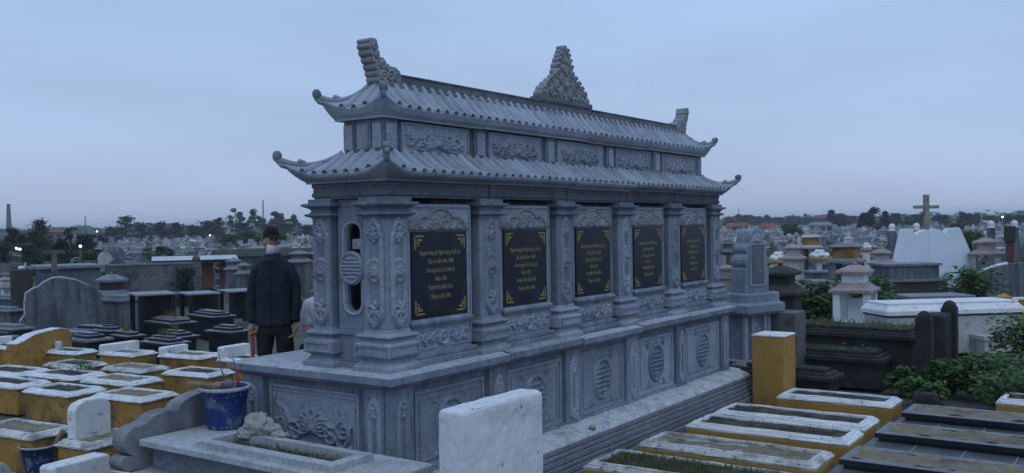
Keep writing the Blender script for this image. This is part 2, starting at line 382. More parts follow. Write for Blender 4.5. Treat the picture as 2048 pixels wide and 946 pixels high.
# ---- columns
SH = [(0, 1.525), (0, 2.375)]
def colbase(off=0):
    return [(.062, 1.2585), (.062, 1.292), (.05, 1.302), (.02, 1.33), (.016, 1.345), (.052, 1.362), (.055, 1.366), (.055, 1.452), (.05, 1.458), (.02, 1.475), (.018, 1.486), (.046, 1.503), (.05, 1.508), (.046, 1.52), (.006, 1.532), (0, 1.56)]
def colcap():
    return [(0, 2.36), (.004, 2.378), (.03, 2.385), (.044, 2.397), (.04, 2.404), (.012, 2.412), (.004, 2.428), (.012, 2.442), (.04, 2.457), (.058, 2.463), (.06, 2.482), (.02, 2.486), (.02, 2.516)]
Rc = Relief(.20, .90, .0062)
for s_ in (0,):
    path = [(.035, .12), (.035, .70), (.05, .71), (.05, .745), (.075, .79), (.1, .815), (.125, .79), (.15, .745), (.15, .71), (.165, .70), (.165, .12), (.15, .085), (.10, .03), (.05, .085), (.035, .12)]
    Rc.stroke(path, .0105, .017)
    Rc.ring(.10, .765, .022, .022, .009, .014).ring(.075, .72, .02, .018, .008, .013).ring(.125, .72, .02, .018, .008, .013).disc(.1, .69, .045, .025, .016).disc(.1, .655, .018, .02, .014).disc(.07, .675, .02, .015, .014).disc(.13, .675, .02, .015, .014)
    Rc.flat(.10, .44, .062, .075, .006).lotus(.10, .41, .058, .022).ring(.10, .44, .066, .078, .01, .012)
    Rc.disc(.1, .20, .014, .02, .014).leaf(.1, .16, .3, .07, .015, .018).leaf(.1, .16, PI - .8, .07, .015, .018).disc(.1, .14, .055, .02, .018).ring(.075, .105, .022, .02, .009, .015).ring(.125, .105, .022, .02, .009, .015).disc(.1, .065, .028, .02, .018)
RcMesh = {}
def column(x0, x1, y0, y1, faces):
    cx, cy, hx, hy = (x0 + x1) / 2, (y0 + y1) / 2, (x1 - x0) / 2, (y1 - y0) / 2
    c = MB().sq(cx, cy, [(0, 1.557), (0, 2.362)], hx, hy).build('column', MT['stone'], mon, bevel=.01)
    b = MB().sq(cx, cy, colbase(), hx, hy)
    for (n_, ax) in ((-1, 'x'), (-1, 'y')):
        pass
    b.build('column_base', MT['stone2'], c, bevel=.003)
    pb = MB()
    if 'f' in faces: frame(pb, (x0 - .035, y0 - .056, 1.372), UX, UZ, NF, x1 - x0 + .07, .075, .014, .008)
    if 'l' in faces: frame(pb, (x0 - .056, y1 + .035, 1.372), UYr, UZ, NL, y1 - y0 + .07, .075, .014, .008)
    if pb.v: pb.build('base_fillet', MT['stone2'], c, bevel=.002)
    MB().sq(cx, cy, colcap(), hx, hy).build('column_capital', MT['stone'], c, bevel=.002)
    if 'f' in faces: Rc.mb((cx - .10, y0 - .0005, 1.545), UX, UZ, NF).build('column_carving', MT['stone2'], c, True)
    if 'l' in faces: Rc.mb((x0 - .0005, cy + .10, 1.545), UYr, UZ, NL).build('column_carving', MT['stone2'], c, True)
column(.15, .385, .15, .385, 'fl')
for i in range(4): column(Q0 + BAY * i, Q0 + BAY * i + QW, .15, .40, 'f')
column(Q0 + BAY * 4, Q0 + BAY * 4 + QW, .15, .40, 'f')
column(.15, .385, .715, .91, 'l')
column(5.98, 6.25, .715, .91, '')
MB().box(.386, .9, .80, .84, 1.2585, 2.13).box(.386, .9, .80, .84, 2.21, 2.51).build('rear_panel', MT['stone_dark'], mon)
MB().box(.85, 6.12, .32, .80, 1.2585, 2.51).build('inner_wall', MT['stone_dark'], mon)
# ---- bays with plaques
Ra = Relief(.78, .20, .0058)
def archh(t):
    q = abs(t - .5)
    v = .02
    if q < .25: v = max(v, .02 + .145 * math.sqrt(max(0, 1 - (q / .25) ** 2)))
    if .18 < q < .40: v = max(v, .02 + .085 * math.sqrt(max(0, 1 - ((q - .27) / .13) ** 2)))
    if q > .38: v = max(v, .02 + .045 * math.sqrt(max(0, 1 - ((q - .44) / .06) ** 2)))
    return v
arch = [(.03 + .72 * t, archh(t)) for t in np.linspace(0, 1, 60)]
top = np.interp(Ra.U[:, 0], [p[0] for p in arch], [p[1] for p in arch])
Ra.H = np.where((Ra.V < top[:, None] - .012) & (Ra.V > .002) & (Ra.U > .03) & (Ra.U < .75), .009, 0)
Ra.stroke(arch, .009, .022)
Ra.scroll(21, 6, .12, .66, .03, .06, .035, .008, .024).scroll(22, 4, .26, .52, .06, .13, .036, .008, .024).spiral(.07, .03, .026, 1.2, 0, .008, .022).spiral(.71, .03, .026, 1.2, PI, .008, .022, -1)
Rb = Relief(.76, .16, .0062)
Rb.scroll(31, 8, .05, .71, .05, .11, .048, .0095, .022).scroll(33, 6, .08, .7, .03, .13, .03, .008, .018).ring(.4, .08, .05, .05, .012, .024)
TXT = [["Nguyên táng tại Nghĩa trang, Quế Lại", "Tiểu ký viết năm 1988", "Cải táng tại Gò Cú, Hạnh Lộ", "Năm 1978", "PHẠM VĂN MẪN TÔN", "Tháng 6 năm 2002"],
       ["Nguyên táng tại Nghĩa trang, Quế Lại", "Bà mất năm 1958", "Cải táng tại Gò Cú, Lại Lộ", "Năm 1976", "PHẠM VĂN HIẾN TÔN", "Tháng 6 năm 2002"],
       ["Nguyên táng tại Nghĩa trang, Lại", "Ông mất năm 1968", "Cải táng tại Gò Cú, Lộ", "Năm 1976", "PHẠM VĂN HIẾN", "Tháng 6 năm 2002"],
       ["Nguyên táng tại Nghĩa trang", "Bà mất năm 1966", "Cải táng tại Gò Cú", "Năm 1976", "PHẠM VĂN HIẾN", "Tháng 6 năm 2002"],
       ["Nguyên táng tại Nghĩa trang", "Ông mất 1960", "Cải táng tại Gò", "Năm 1976", "PHẠM VĂN", "Năm 2002"]]
def text_mesh(body, width, height, name):
    cu = bpy.data.curves.new('t', 'FONT'); cu.body = body; cu.align_x = 'CENTER'; cu.size = 1; cu.resolution_u = 2; cu.extrude = .002; cu.offset = .012
    ob = bpy.data.objects.new('t', cu); me = bpy.data.meshes.new_from_object(ob)
    bpy.data.objects.remove(ob); bpy.data.curves.remove(cu); me.name = name
    V = np.array([v.co for v in me.vertices]); sx = width / (V[:, 0].max() - V[:, 0].min())
    for v in me.vertices: v.co = (v.co.x * sx, v.co.z * .02 * -1, v.co.y * height)
    me.materials.clear(); me.materials.append(MT['gold']); return me
LW = [(.46, .30, .32, .13, .27, .23), (.45, .27, .33, .14, .28, .25), (.45, .26, .31, .13, .27, .21), (.40, .24, .29, .12, .25, .20), (.36, .22, .27, .12, .20, .18)]
g0 = None
for i in range(5):
    a = (.385 if i == 0 else Q0 + BAY * (i - 1) + QW) + .012; b = Q0 + BAY * i - .085; px0 = .439 + BAY * i; px1 = px0 + .667
    m = MB().box(a, b, .185, .24, 1.2585, 2.47); frame(m, (a, .185, 1.37), UX, UZ, NF, b - a, 1.085, .012, .012)
    bay = m.build('bay_panel', MT['stone2'], mon, bevel=.004)
    MB().box(a, b + .06, .135, .186, 1.2585, 1.305).box(a, b + .055, .155, .186, 1.305, 1.345).build('bay_sill', MT['stone'], bay, bevel=.008)
    MB().rects([(px0 - .03, px1 + .03, .150, .186, 1.545), (px0 - .045, px1 + .045, .135, .186, 1.57), (px0 - .045, px1 + .045, .135, .186, 1.585), (px0 - .02, px1 + .02, .155, .186, 1.604)]).build('plaque_sill', MT['stone'], bay, bevel=.004)
    Rb.mb((px0 - .045, .1845, 1.365), UX, UZ, NF).build('scroll_carving', MT['stone2'], bay, True)
    Ra.mb((px0 - .055, .1845, 2.268), UX, UZ, NF).build('arch_carving', MT['orn'], bay, True)
    pl = MB().box(px0, px1, .168, .186, 1.606, 2.262).build('plaque', MT['plaque'], mon, bevel=.003)
    for k in range(6):
        me = text_mesh(TXT[i][k], LW[i][k] * 1.06, .045, 'inscription_line')
        o = bpy.data.objects.new('inscription_line', me); COL.objects.link(o); o.parent = pl; ORG[o.name] = ORG[mon.name]
        zc = 2.085 - .067 * k - (.012 if i > 0 else 0)
        o.location = Vector(((px0 + px1) / 2, .1672, zc)) - Vector(ORG[mon.name])
    for cx, cz, sx, sz in ((px0 + .03, 2.232, 1, -1), (px1 - .03, 2.232, -1, -1), (px0 + .03, 1.636, 1, 1), (px1 - .03, 1.636, -1, 1)):
        gm = MB()
        for (u0, u1, w0, w1) in ((0, .105, 0, .011), (0, .011, 0, .105), (.024, .06, .024, .034), (.024, .034, .024, .06), (.05, .06, .034, .06), (.034, .06, .05, .06), (.06, .085, .03, .04), (.03, .04, .06, .085)):
            xa, xb = sorted((cx + sx * u0, cx + sx * u1)); za, zb = sorted((cz + sz * w0, cz + sz * w1)); gm.box(xa, xb, .1655, .1685, za, zb)
        gm.build('corner_ornament', MT['gold'], pl)
# ---- side window with the longevity sign
hw = .066; yc_ = .53; z0w, z1w = 1.74, 2.265
def half(sg):
    P = [(yc_, 1.54), (yc_ + sg * .16, 1.54), (yc_ + sg * .16, 2.45), (yc_, 2.45)]
    arc = [(yc_ + sg * hw * math.sin(t), z1w + .06 * math.cos(t)) for t in np.linspace(0, PI / 2, 7)]
    arc2 = [(yc_ + sg * hw * math.cos(t), z0w - .06 * math.sin(t)) for t in np.linspace(0, PI / 2, 7)]
    return P + arc + arc2
m = MB()
for sg in (1, -1): m.prism(half(sg), lambda u, w, d: (d, u, w), .2, .24)
m.box(.16, .24, .386, .714, 1.2585, 1.30); m.box(.20, .24, .386, .714, 1.30, 1.54); m.box(.185, .24, .386, .714, 1.50, 1.54); m.box(.2, .24, .386, .714, 2.45, 2.51)
sw = m.build('side_window', MT['stone'], mon, bevel=.005)
ow = .098
path = [(.198, yc_ + ow * math.cos(t), z1w + .075 * math.sin(t)) for t in np.linspace(0, PI, 9)] + [(.198, yc_ - ow * math.cos(t), z0w - .085 * math.sin(t)) for t in np.linspace(0, PI, 9)]
MB().tube(path + path[:1], .012, 6, False, up=(1, 0, 0)).build('window_rim', MT['stone2'], sw, True)
m = MB().prism([(yc_ + .112 * math.cos(2 * PI * k / 24), 2.0 + .115 * math.sin(2 * PI * k / 24)) for k in range(24)], lambda u, w, d: (d, u, w), .182, .225)
md = m.build('longevity_medallion', MT['stone'], sw)
shou(Relief(.25, .25, .0052), .125, .125, .108, .11, .014).mb((.1815, yc_ + .125, 1.875), UYr, UZ, NL).build('longevity_sign', MT['stone2'], sw, True)
# rear altar step on the ledge
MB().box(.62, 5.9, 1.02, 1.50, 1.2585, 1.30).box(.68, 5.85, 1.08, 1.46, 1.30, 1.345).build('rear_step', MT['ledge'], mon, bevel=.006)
# ---- frieze beam: five blocks
JF = [.15, 1.40, 2.62, 3.80, 4.98, 6.25]
for i in range(5):
    a, b = JF[i], JF[i + 1]; f0, f1 = i == 0, i == 4; dz = (0, .004, -.004, .003, 0)[i]; L = []
    for o, zz in ((.012, 2.514), (.012, 2.53), (0, 2.533), (0, 2.56), (.008, 2.564), (.008, 2.60), (0, 2.604), (0, 2.64)):
        L.append((a + (o if f0 else .008), b - (o if f1 else .008), .15 + o, .91 - o, zz + dz * (zz < 2.63)))
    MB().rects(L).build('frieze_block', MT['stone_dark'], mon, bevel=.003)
# ---- upper storey
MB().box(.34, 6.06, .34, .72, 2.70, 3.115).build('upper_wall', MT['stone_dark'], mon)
xsU = lambda px: float((CC + ray(px, 300) * ((.31 - CC[1]) / ray(px, 300)[1]))[0])
Rl = Relief(.80, .17, .0065)
Rl.lotus(.40, .05, .105, .024)
for sx in (-1, 1):
    for q in range(3): Rl.petal(.4 + sx * .06, .035, PI / 2 - sx * (1.25 + .22 * q), .16 + .02 * q, .04, .006, .018)
    Rl.spiral(.4 + sx * .14, .085, .05, 1.2, 1, .012, .02, sx).spiral(.4 + sx * .24, .07, .05, 1.3, 3, .012, .02, -sx).spiral(.4 + sx * .32, .055, .035, 1.2, 2, .01, .016, sx)
    Rl.leaf(.4 + sx * .28, .09, PI / 2 - sx * .9, .09, .012, .016).leaf(.4 + sx * .2, .04, -.3 if sx > 0 else PI + .3, .1, .012, .016)
strips = [(.335, .455)] + [(xsU(p), xsU(q)) for p, q in ((954, 971), (1096, 1109), (1217, 1227), (1311, 1320))] + [(5.96, 6.07)]
for i in range(6):
    a, b = strips[i]
    MB().box(a - .02, b + .02, .318, .345, 2.84, 3.11).build('upper_pilaster', MT['stone'], mon, bevel=.006)
    MB().box(a + .004, b - .004, .305, .319, 2.885, 3.075).build('upper_inset', MT['stone2'], mon, bevel=.012)
    if i < 5:
        a, b = strips[i][1] + .06, strips[i + 1][0] - (.105 if i < 4 else .04)
        m = MB().box(a, b, .322, .345, 2.865, 3.095); frame(m, (a, .322, 2.865), UX, UZ, NF, b - a, .23, .014, .01)
        p = m.build('upper_panel', MT['stone2'], mon, bevel=.003)
        Rl.mb(((a + b) / 2 - .40, .3215, 2.89), UX, UZ, NF).build('lotus_carving', MT['stone2'], p, True)
for a, b in ((.335, .425), (.465, .585), (.625, .725)):
    MB().box(.318, .345, a - .015, b + .015 if b < .7 else b, 2.84, 3.11).build('upper_pilaster', MT['stone'], mon, bevel=.006)
    MB().box(.305, .319, a + .004, b - .004, 2.885, 3.075).build('upper_inset', MT['stone2'], mon, bevel=.012)
# ---- tiled roofs with upturned corners
def roof(inner, zt, O, ze, of, zf, lift, s0, secs, pitch, tip, pw=1.6):
    X0, X1, Y0, Y1 = inner
    rf = thing_part('roof')
    prof = [(o, ze + (zt - ze) * (1 - o / O) ** pw, (o / O) ** 2) for o in np.linspace(0, O, 9)]
    nt_ = len(prof)
    prof += [(O + .004, ze - .008, 1), (O - .004, ze - .026, 1)]
    for t in (.25, .5, .75, 1):
        prof.append((O - .004 + (of + .03 - O + .004) * t, ze - .026 + (zf + .014 - ze + .026) * (t ** .55), (1 - t) ** 1.5))
    prof += [(of + .03, zf, 0), (of - .06, zf, 0)]
    def lf(s): return max(0, 1 - s / s0) ** 1.8
    def pt(side, a, o, zz, w, A0, A1):      # a along, A0/A1 eave-corner coords at this offset
        l_ = lf(a - A0) + lf(A1 - a)
        oo = o + .035 * l_ * w; zz = zz + lift * l_ * w
        a = a + .035 * w * (lf(A1 - a) - lf(a - A0))
        if side == 'f': return (a, Y0 - oo, zz)
        if side == 'b': return (a, Y1 + oo, zz)
        if side == 'l': return (X0 - oo, a, zz)
        return (X1 + oo, a, zz)
    def strip(side, a, b, c0, c1, n, mname='roof_section', dz=0):
        lo, hi = (X0, X1) if side in 'fb' else (Y0, Y1)
        G = []
        for i in range(n + 1):
            t = i / n
            if c0 and c1: t = .5 - .5 * math.cos(PI * t)
            elif c0: t = t ** 1.6
            elif c1: t = 1 - (1 - t) ** 1.6
            row = []
            for o, zz, w in prof:
                A0, A1 = lo - o, hi + o
                q0 = A0 if c0 else a; q1 = A1 if c1 else b
                row.append(pt(side, q0 + (q1 - q0) * t, o, zz + dz, w, A0, A1))
            G.append(row)
        m = MB(); m.loft(G, True, True, closed=True) if False else m.grid(G)
        m.f.append(tuple(range(len(prof)))); m.f.append(tuple(n * len(prof) + k for k in range(len(prof))))
        return m.build(mname, MT['tile'], rf)
    for i in range(len(secs) - 1):
        g = .006
        strip('f', secs[i] + g, secs[i + 1] - g, i == 0, i == len(secs) - 2, 20, dz=(0, .005, -.003, .004, 0)[i % 5])
    strip('b', 0, 0, True, True, 40); strip('l', 0, 0, True, True, 20); strip('r', 0, 0, True, True, 20)
    def surf(side, a, o):
        lo, hi = (X0, X1) if side in 'fb' else (Y0, Y1)
        return pt(side, a, o, ze + (zt - ze) * (1 - min(o / O, 1)) ** pw, min(o / O, 1) ** 2, lo - o, hi + o)
    for side in 'flr':
        lo, hi = (X0 - O, X1 + O) if side == 'f' else (Y0 - O, Y1 + O)
        n = int(round((hi - lo) / pitch)); st = (hi - lo) / n
        for k in range(n):
            a = lo + st * (k + .5)
            os_ = max(0, (X0 if side == 'f' else Y0) - a, a - (X1 if side == 'f' else Y1)) + (.0 if 0 < 1 else 0)
            if O - os_ < .05 or a - lo < .15 or hi - a < .15: continue
            out = Vector({'f': (0, -1, 0), 'l': (-1, 0, 0), 'r': (1, 0, 0)}[side]); al = Vector({'f': (1, 0, 0), 'l': (0, 1, 0), 'r': (0, 1, 0)}[side])
            rings = []
            for t in np.linspace(0, 1, 9):
                o = os_ + (O + .012 - os_) * t
                p = Vector(surf(side, a, min(o, O))) + out * max(0, o - O)
                R1 = .030
                rings.append([p + al * (R1 * math.cos(q)) + Vector((0, 0, 1)) * (R1 * 1.0 * math.sin(q) - .002) for q in np.linspace(0, PI, 7)])
            m = MB().loft(rings, False, False, closed=False)
            m.loft([[p + (Vector((p.x, p.y, p.z)) - Vector(p)) for p in rings[-1]], [rings[-1][3] * .22 + p * .78 - Vector((0, 0, .006)) for p in rings[-1]], [rings[-2][3] * .3 + p * .7 - Vector((0, 0, .006)) for p in rings[-2]]], False, True, closed=False)
            m.build('roof_tile', MT['tile'], rf, True)
    for cx, cy, sx, sy in ((X0, Y0, -1, -1), (X0, Y1, -1, 1), (X1, Y0, 1, -1), (X1, Y1, 1, 1)):
        def hp(o, dz): 
            w = min(o / O, 1) ** 2; z_ = ze + (zt - ze) * (1 - min(o / O, 1)) ** pw + lift * w
            oo = o + .035 * w
            return Vector((cx + sx * oo, cy + sy * oo, z_ + dz))
        P = [hp(O * t, .006 + .004 * t) for t in np.linspace(.02, 1, 9)]
        R2 = [.016, .016, .017, .017, .018, .019, .021, .023, .025]
        d = Vector((sx, sy, 0)); e = P[-1]
        for k, (q, h, r) in enumerate(((.010, .002, .026), (.024, .010, .026), (.034, .022, .025), (.036, .036, .024))):
            P.append(e + d * (q * tip) + Vector((0, 0, h * tip))); R2.append(r)
        h = MB().tube(P, R2, 10)
        # belly under the corner
        h.tube([hp(O * .9, -.03), hp(O, -.022), e + d * .022 + Vector((0, 0, .0))], [.012, .022, .02], 8)
        hr = h.build('corner_horn', MT['tile'], rf, True)
        c = e + d * (.026 * tip) + Vector((0, 0, .044 * tip)); ax = Vector((sy, -sx, 0)).normalized() if True else None
        MB().tube([c - ax * .03, c - ax * .026, c + ax * .026, c + ax * .03], [.026, .034, .034, .026], 16).build('horn_curl', MT['stone'], rf, True)
        kp = hp(O * .72, .03)
        MB().ball(kp, .024, 10, 6).tube([hp(O * .6, .01), hp(O * .66, .026), kp], [.008, .016, .016], 8).build('horn_knob', MT['tile'], rf, True)
    return rf
def thing_part(name):
    o = bpy.data.objects.new(name, None); COL.objects.link(o); o.parent = mon; ORG[o.name] = ORG[mon.name]; o.empty_display_size = .1; return o
roof((.31, 6.09, .31, .75), 2.862, .275, 2.70, .16, 2.632, .10, .28, [0, 1.45, 2.65, 3.82, 5.0, 9], .113, 1.0)
roof((.47, 5.93, .475, .585), 3.40, .235, 3.19, .165, 3.108, .09, .27, [0, 1.50, 3.25, 4.55, 9], .112, .62, 1.7)
# ---- ridge
JR = [.50, 1.62, 2.69, 3.66, 4.75, 5.90]
for i in range(5):
    MB().rects([(JR[i] + .003, JR[i + 1] - .003, .46 + o, .60 - o, zz) for o, zz in ((-.005, 3.375), (0, 3.40), (.02, 3.405), (.022, 3.472), (.012, 3.477), (.012, 3.489))]).build('ridge_block', MT['ridge'], mon, bevel=.003)
MB().box(.465, .50, .47, .59, 3.375, 3.408).box(5.90, 5.935, .47, .59, 3.375, 3.408).build('ridge_end', MT['tile'], mon)
MB().box(2.69, 3.66, .462, .598, 3.4895, 3.535).build('ornament_base', MT['ridge'], mon, bevel=.004)
def lobes(pts, sg_out, bulge, n=6):             # scalloped outline through pts, each span bulging outwards
    out = []
    for k in range(len(pts) - 1):
        (x0, z0), (x1, z1) = pts[k], pts[k + 1]; dx, dz = x1 - x0, z1 - z0; L = math.hypot(dx, dz); nx, nz = dz / L * sg_out, -dx / L * sg_out
        for q in range(n):
            t = q / n; b = bulge * math.sin(PI * t) ** .6; out.append((x0 + dx * t + nx * b, z0 + dz * t + nz * b))
    return out + [pts[-1]]
def coil(m, x, y, z, r, a0, sg, w, up=(0, 1, 0)):
    m.tube([(x + r * (1 - .82 * q) * math.cos(a0 + sg * 8.5 * q), y, z + r * (1 - .82 * q) * math.sin(a0 + sg * 8.5 * q)) for q in np.linspace(0, 1, 24)], [w * (1 - .4 * q) for q in np.linspace(0, 1, 24)], 6, up=up)
XC = 3.175
prf = [(.455, 3.535), (.425, 3.595), (.36, 3.645), (.29, 3.69), (.215, 3.735), (.15, 3.775), (.135, 3.845), (.105, 3.905), (.075, 3.955), (.046, 4.0), (.024, 4.04), (.0, 4.08)]
R_o = lobes([(XC + w, z) for w, z in prf], 1, .022); L_o = lobes([(XC - w, z) for w, z in prf], -1, .022)
m = MB().prism(R_o + list(reversed(L_o[:-1])), lambda u, v, d: (u, d, v), .485, .575)
for sg in (-1, 1):
    for k, (w, z) in enumerate(prf[:-2]):
        coil(m, XC + sg * w * .86, .482, z + .028, .034 if k < 5 else .024, 0 if sg > 0 else PI, sg, .012)
    for dx, z, r in ((.27, 3.59, .045), (.17, 3.65, .05), (.10, 3.59, .045), (.075, 3.73, .045), (.045, 3.84, .032), (.03, 3.92, .022), (.36, 3.56, .028)):
        coil(m, XC + sg * dx, .478, z, r, PI * .5, -sg, .014)
    for k in range(5): m.tube([(XC + sg * (.04 + .07 * k), .48, 3.545), (XC + sg * (.05 + .085 * k), .474, 3.575), (XC + sg * (.035 + .09 * k), .48, 3.605)], [.012, .014, .004], 6)
m.tube([(XC, .478, 3.62), (XC, .47, 3.68), (XC, .478, 3.74)], [.012, .032, .006], 8).ball((XC, .478, 3.80), (.024, .02, .03), 8, 6)
m.build('flame_ornament', MT['orn'], mon, False, bevel=.008)
for sg, x0 in ((1, .42), (-1, 5.98)):
    outer = [(x0 + sg * dx, z) for dx, z in ((.035, 3.40), (.022, 3.445), (.008, 3.49), (-.012, 3.54), (-.038, 3.59), (-.062, 3.64), (-.072, 3.685), (-.06, 3.722))]
    inner = [(x0 + sg * dx, z) for dx, z in ((-.02, 3.722), (.005, 3.69), (.012, 3.64), (.03, 3.585), (.085, 3.575), (.10, 3.545), (.125, 3.52), (.18, 3.53), (.235, 3.515), (.262, 3.485), (.262, 3.40))]
    P = lobes(outer, -sg, .017) + lobes(inner, -sg, .010)
    m = MB().prism(P, lambda u, v, d: (u, d, v), .465, .595)
    for dx, z, r in ((.07, 3.45, .04), (.15, 3.46, .045), (.215, 3.455, .036), (.055, 3.53, .03), (.0, 3.60, .026), (-.03, 3.66, .024), (.11, 3.52, .02)):
        for yy in (.46, .60): coil(m, x0 + sg * dx, yy, z, r, 1, sg, .011)
    m.build('ridge_end_ornament', MT['orn'], mon, False, bevel=.007)
# ================================================================== ground
MT['soil'] = mat('cemetery_soil', (.10, .092, .078), (.065, .066, .055), .6, .95, .8, 14, stain=(.05, .07, .03), stain_amt=.8, stain_scale=.35, fine=.35)
MT['white'] = mat('white_limewash', (.74, .74, .74), (.64, .64, .65), 3, .9, .4, 40, stain=(.30, .30, .29), stain_amt=.6, stain_scale=4, stain_lo=.55, stain_hi=.72, fine=.08, chip=((.16, .16, .15), 13, .60, .67, .6))
MT['white2'] = mat('white_limewash_grimy', (.60, .60, .58), (.47, .47, .45), 4, .9, .6, 40, stain=(.17, .17, .16), stain_amt=.75, stain_scale=5, stain_lo=.48, stain_hi=.66, fine=.15, chip=((.10, .10, .095), 15, .56, .64, .7))
MT['whitep'] = mat('white_painted_plaster', (.70, .70, .71), (.62, .63, .65), 2.5, .85, .35, 30, stain=(.42, .42, .42), stain_amt=.4, stain_scale=3, fine=.06, chip=((.14, .13, .11), 16, .66, .69, .9))
MT['ochre'] = mat('ochre_limewash', (.40, .228, .055), (.33, .182, .046), 2, .9, .4, 40, stain=(.06, .052, .035), stain_amt=.85, stain_scale=2.2, stain_lo=.50, stain_hi=.66, fine=.14, chip=((.05, .045, .03), 8, .58, .68, .6))
MT['ochre2'] = mat('ochre_limewash_clean', (.41, .235, .062), (.35, .20, .055), 2, .9, .3, 30, stain=(.14, .085, .03), stain_amt=.6, stain_scale=2.6, stain_lo=.56, stain_hi=.74, fine=.08)
MT['bed'] = mat('grave_bed_soil', (.055, .045, .036), (.03, .026, .023), 9, .95, 1.0, 40, stain=(.20, .18, .15), stain_amt=.5, stain_scale=5)
MT['sand'] = mat('grave_bed_sand', (.24, .20, .135), (.17, .142, .10), 7, .95, .8, 40, stain=(.10, .085, .065), stain_amt=.7, stain_scale=4, stain_lo=.5, stain_hi=.64)
MT['granite'] = mat('grey_granite', (.40, .41, .43), (.32, .33, .345), 4, .75, .3, 90, stain=(.16, .16, .165), stain_amt=.55, stain_scale=3, fine=.25)
MT['cement'] = mat('grey_cement', (.235, .24, .25), (.18, .185, .195), 2.5, .9, .5, 45, stain=(.085, .09, .095), stain_amt=.7, stain_scale=4, stain_st=(1.3, 1.3, .35), fine=.15, chip=((.36, .36, .36), 5, .60, .7, .4))
MT['black'] = mat('black_granite', (.012, .014, .018), (.018, .02, .025), 6, .38, .06, 120, stain=(.035, .038, .045), stain_amt=.5, stain_scale=3, spec=.25)
MT['blackm'] = mat('black_weathered_stone', (.022, .022, .023), (.034, .033, .031), 5, .85, .8, 40, stain=(.07, .068, .055), stain_amt=.5, stain_scale=6)
MT['greyd'] = mat('dark_polished_slab', (.075, .08, .092), (.06, .064, .074), 5, .45, .1, 100, stain=(.13, .135, .15), stain_amt=.5, stain_scale=3)
MT['slate'] = mat('grey_slate_top', (.20, .21, .235), (.15, .16, .18), 4, .6, .2, 70, stain=(.09, .095, .105), stain_amt=.5, stain_scale=4)
MT['pink'] = mat('pink_granite', (.26, .155, .145), (.20, .12, .115), 6, .6, .2, 100, stain=(.30, .25, .25), stain_amt=.5, stain_scale=4)
MT['bucket'] = mat('blue_plastic_bucket', (.012, .040, .17), (.01, .033, .13), 6, .6, .2, 50, stain=(.20, .21, .23), stain_amt=.75, stain_scale=9, stain_lo=.52, stain_hi=.64, spec=.3, chip=((.30, .30, .30), 30, .6, .66, .8))
MT['rust'] = mat('reddish_iron', (.28, .05, .045), (.18, .04, .035), 10, .6, .2, 60)
MT['steel'] = mat('dull_steel', (.16, .16, .165), (.10, .10, .105), 12, .5, .2, 60)
MT['cloth'] = mat('grey_beige_cloth', (.36, .355, .34), (.28, .275, .26), 12, .95, .4, 90, stain=(.24, .225, .2), stain_amt=.5, stain_scale=9)
MT['wood'] = mat('weathered_wood', (.20, .14, .085), (.14, .10, .065), 8, .85, .5, 50, stain=(.33, .31, .28), stain_amt=.6, stain_scale=9)
def leafmat(name, c1, c2):
    m = bpy.data.materials.new(name); m.use_nodes = True; N = m.node_tree; n = N.nodes; l = N.links; p = n['Principled BSDF']
    p.inputs['Roughness'].default_value = .6; p.inputs['Specular IOR Level'].default_value = .25
    g = n.new('ShaderNodeNewGeometry'); r = n.new('ShaderNodeMix'); r.data_type = 'RGBA'
    r.inputs[6].default_value = (*c1, 1); r.inputs[7].default_value = (*c2, 1); l.new(g.outputs['Random Per Island'], r.inputs[0])
    l.new(r.outputs[2], p.inputs['Base Color'])
    t = n.new('ShaderNodeBsdfTranslucent'); l.new(r.outputs[2], t.inputs[0]); a = n.new('ShaderNodeMixShader'); a.inputs[0].default_value = .3
    l.new(p.outputs[0], a.inputs[1]); l.new(t.outputs[0], a.inputs[2]); l.new(a.outputs[0], n['Material Output'].inputs[0]); return m
MT['grass'] = leafmat('short_grass', (.085, .115, .03), (.15, .15, .06))
MT['drygrass'] = leafmat('dry_grass', (.20, .175, .09), (.12, .12, .05))
MT['leaf'] = leafmat('green_leaves', (.045, .105, .028), (.115, .185, .055))
MT['leafd'] = leafmat('dark_leaves', (.018, .040, .018), (.045, .075, .03))
MT['leafp'] = leafmat('pine_foliage', (.012, .027, .018), (.03, .052, .03))
MT['bark'] = mat('tree_bark', (.07, .06, .05), (.045, .04, .035), 6, .95, .6, 30)

G = []
xs = sorted(set([-300, -60, -20, -8] + [-4 + 1.5 * i for i in range(40)] + [60 + 12 * i for i in range(12)] + [250, 400, 700, 1200, 2500]))
ys = sorted(set([-900, -400, -150, -60, -30] + [-12 + 1.5 * i for i in range(30)] + [36 + 12 * i for i in range(14)] + [260, 420, 700, 1200, 2500]))
r_ = random.Random(2)
G = [[(x, y, r_.uniform(-.05, .0) - .02) for y in ys] for x in xs]
tag(MB().grid(G).build('ground', MT['soil'], None, True), kind='structure')

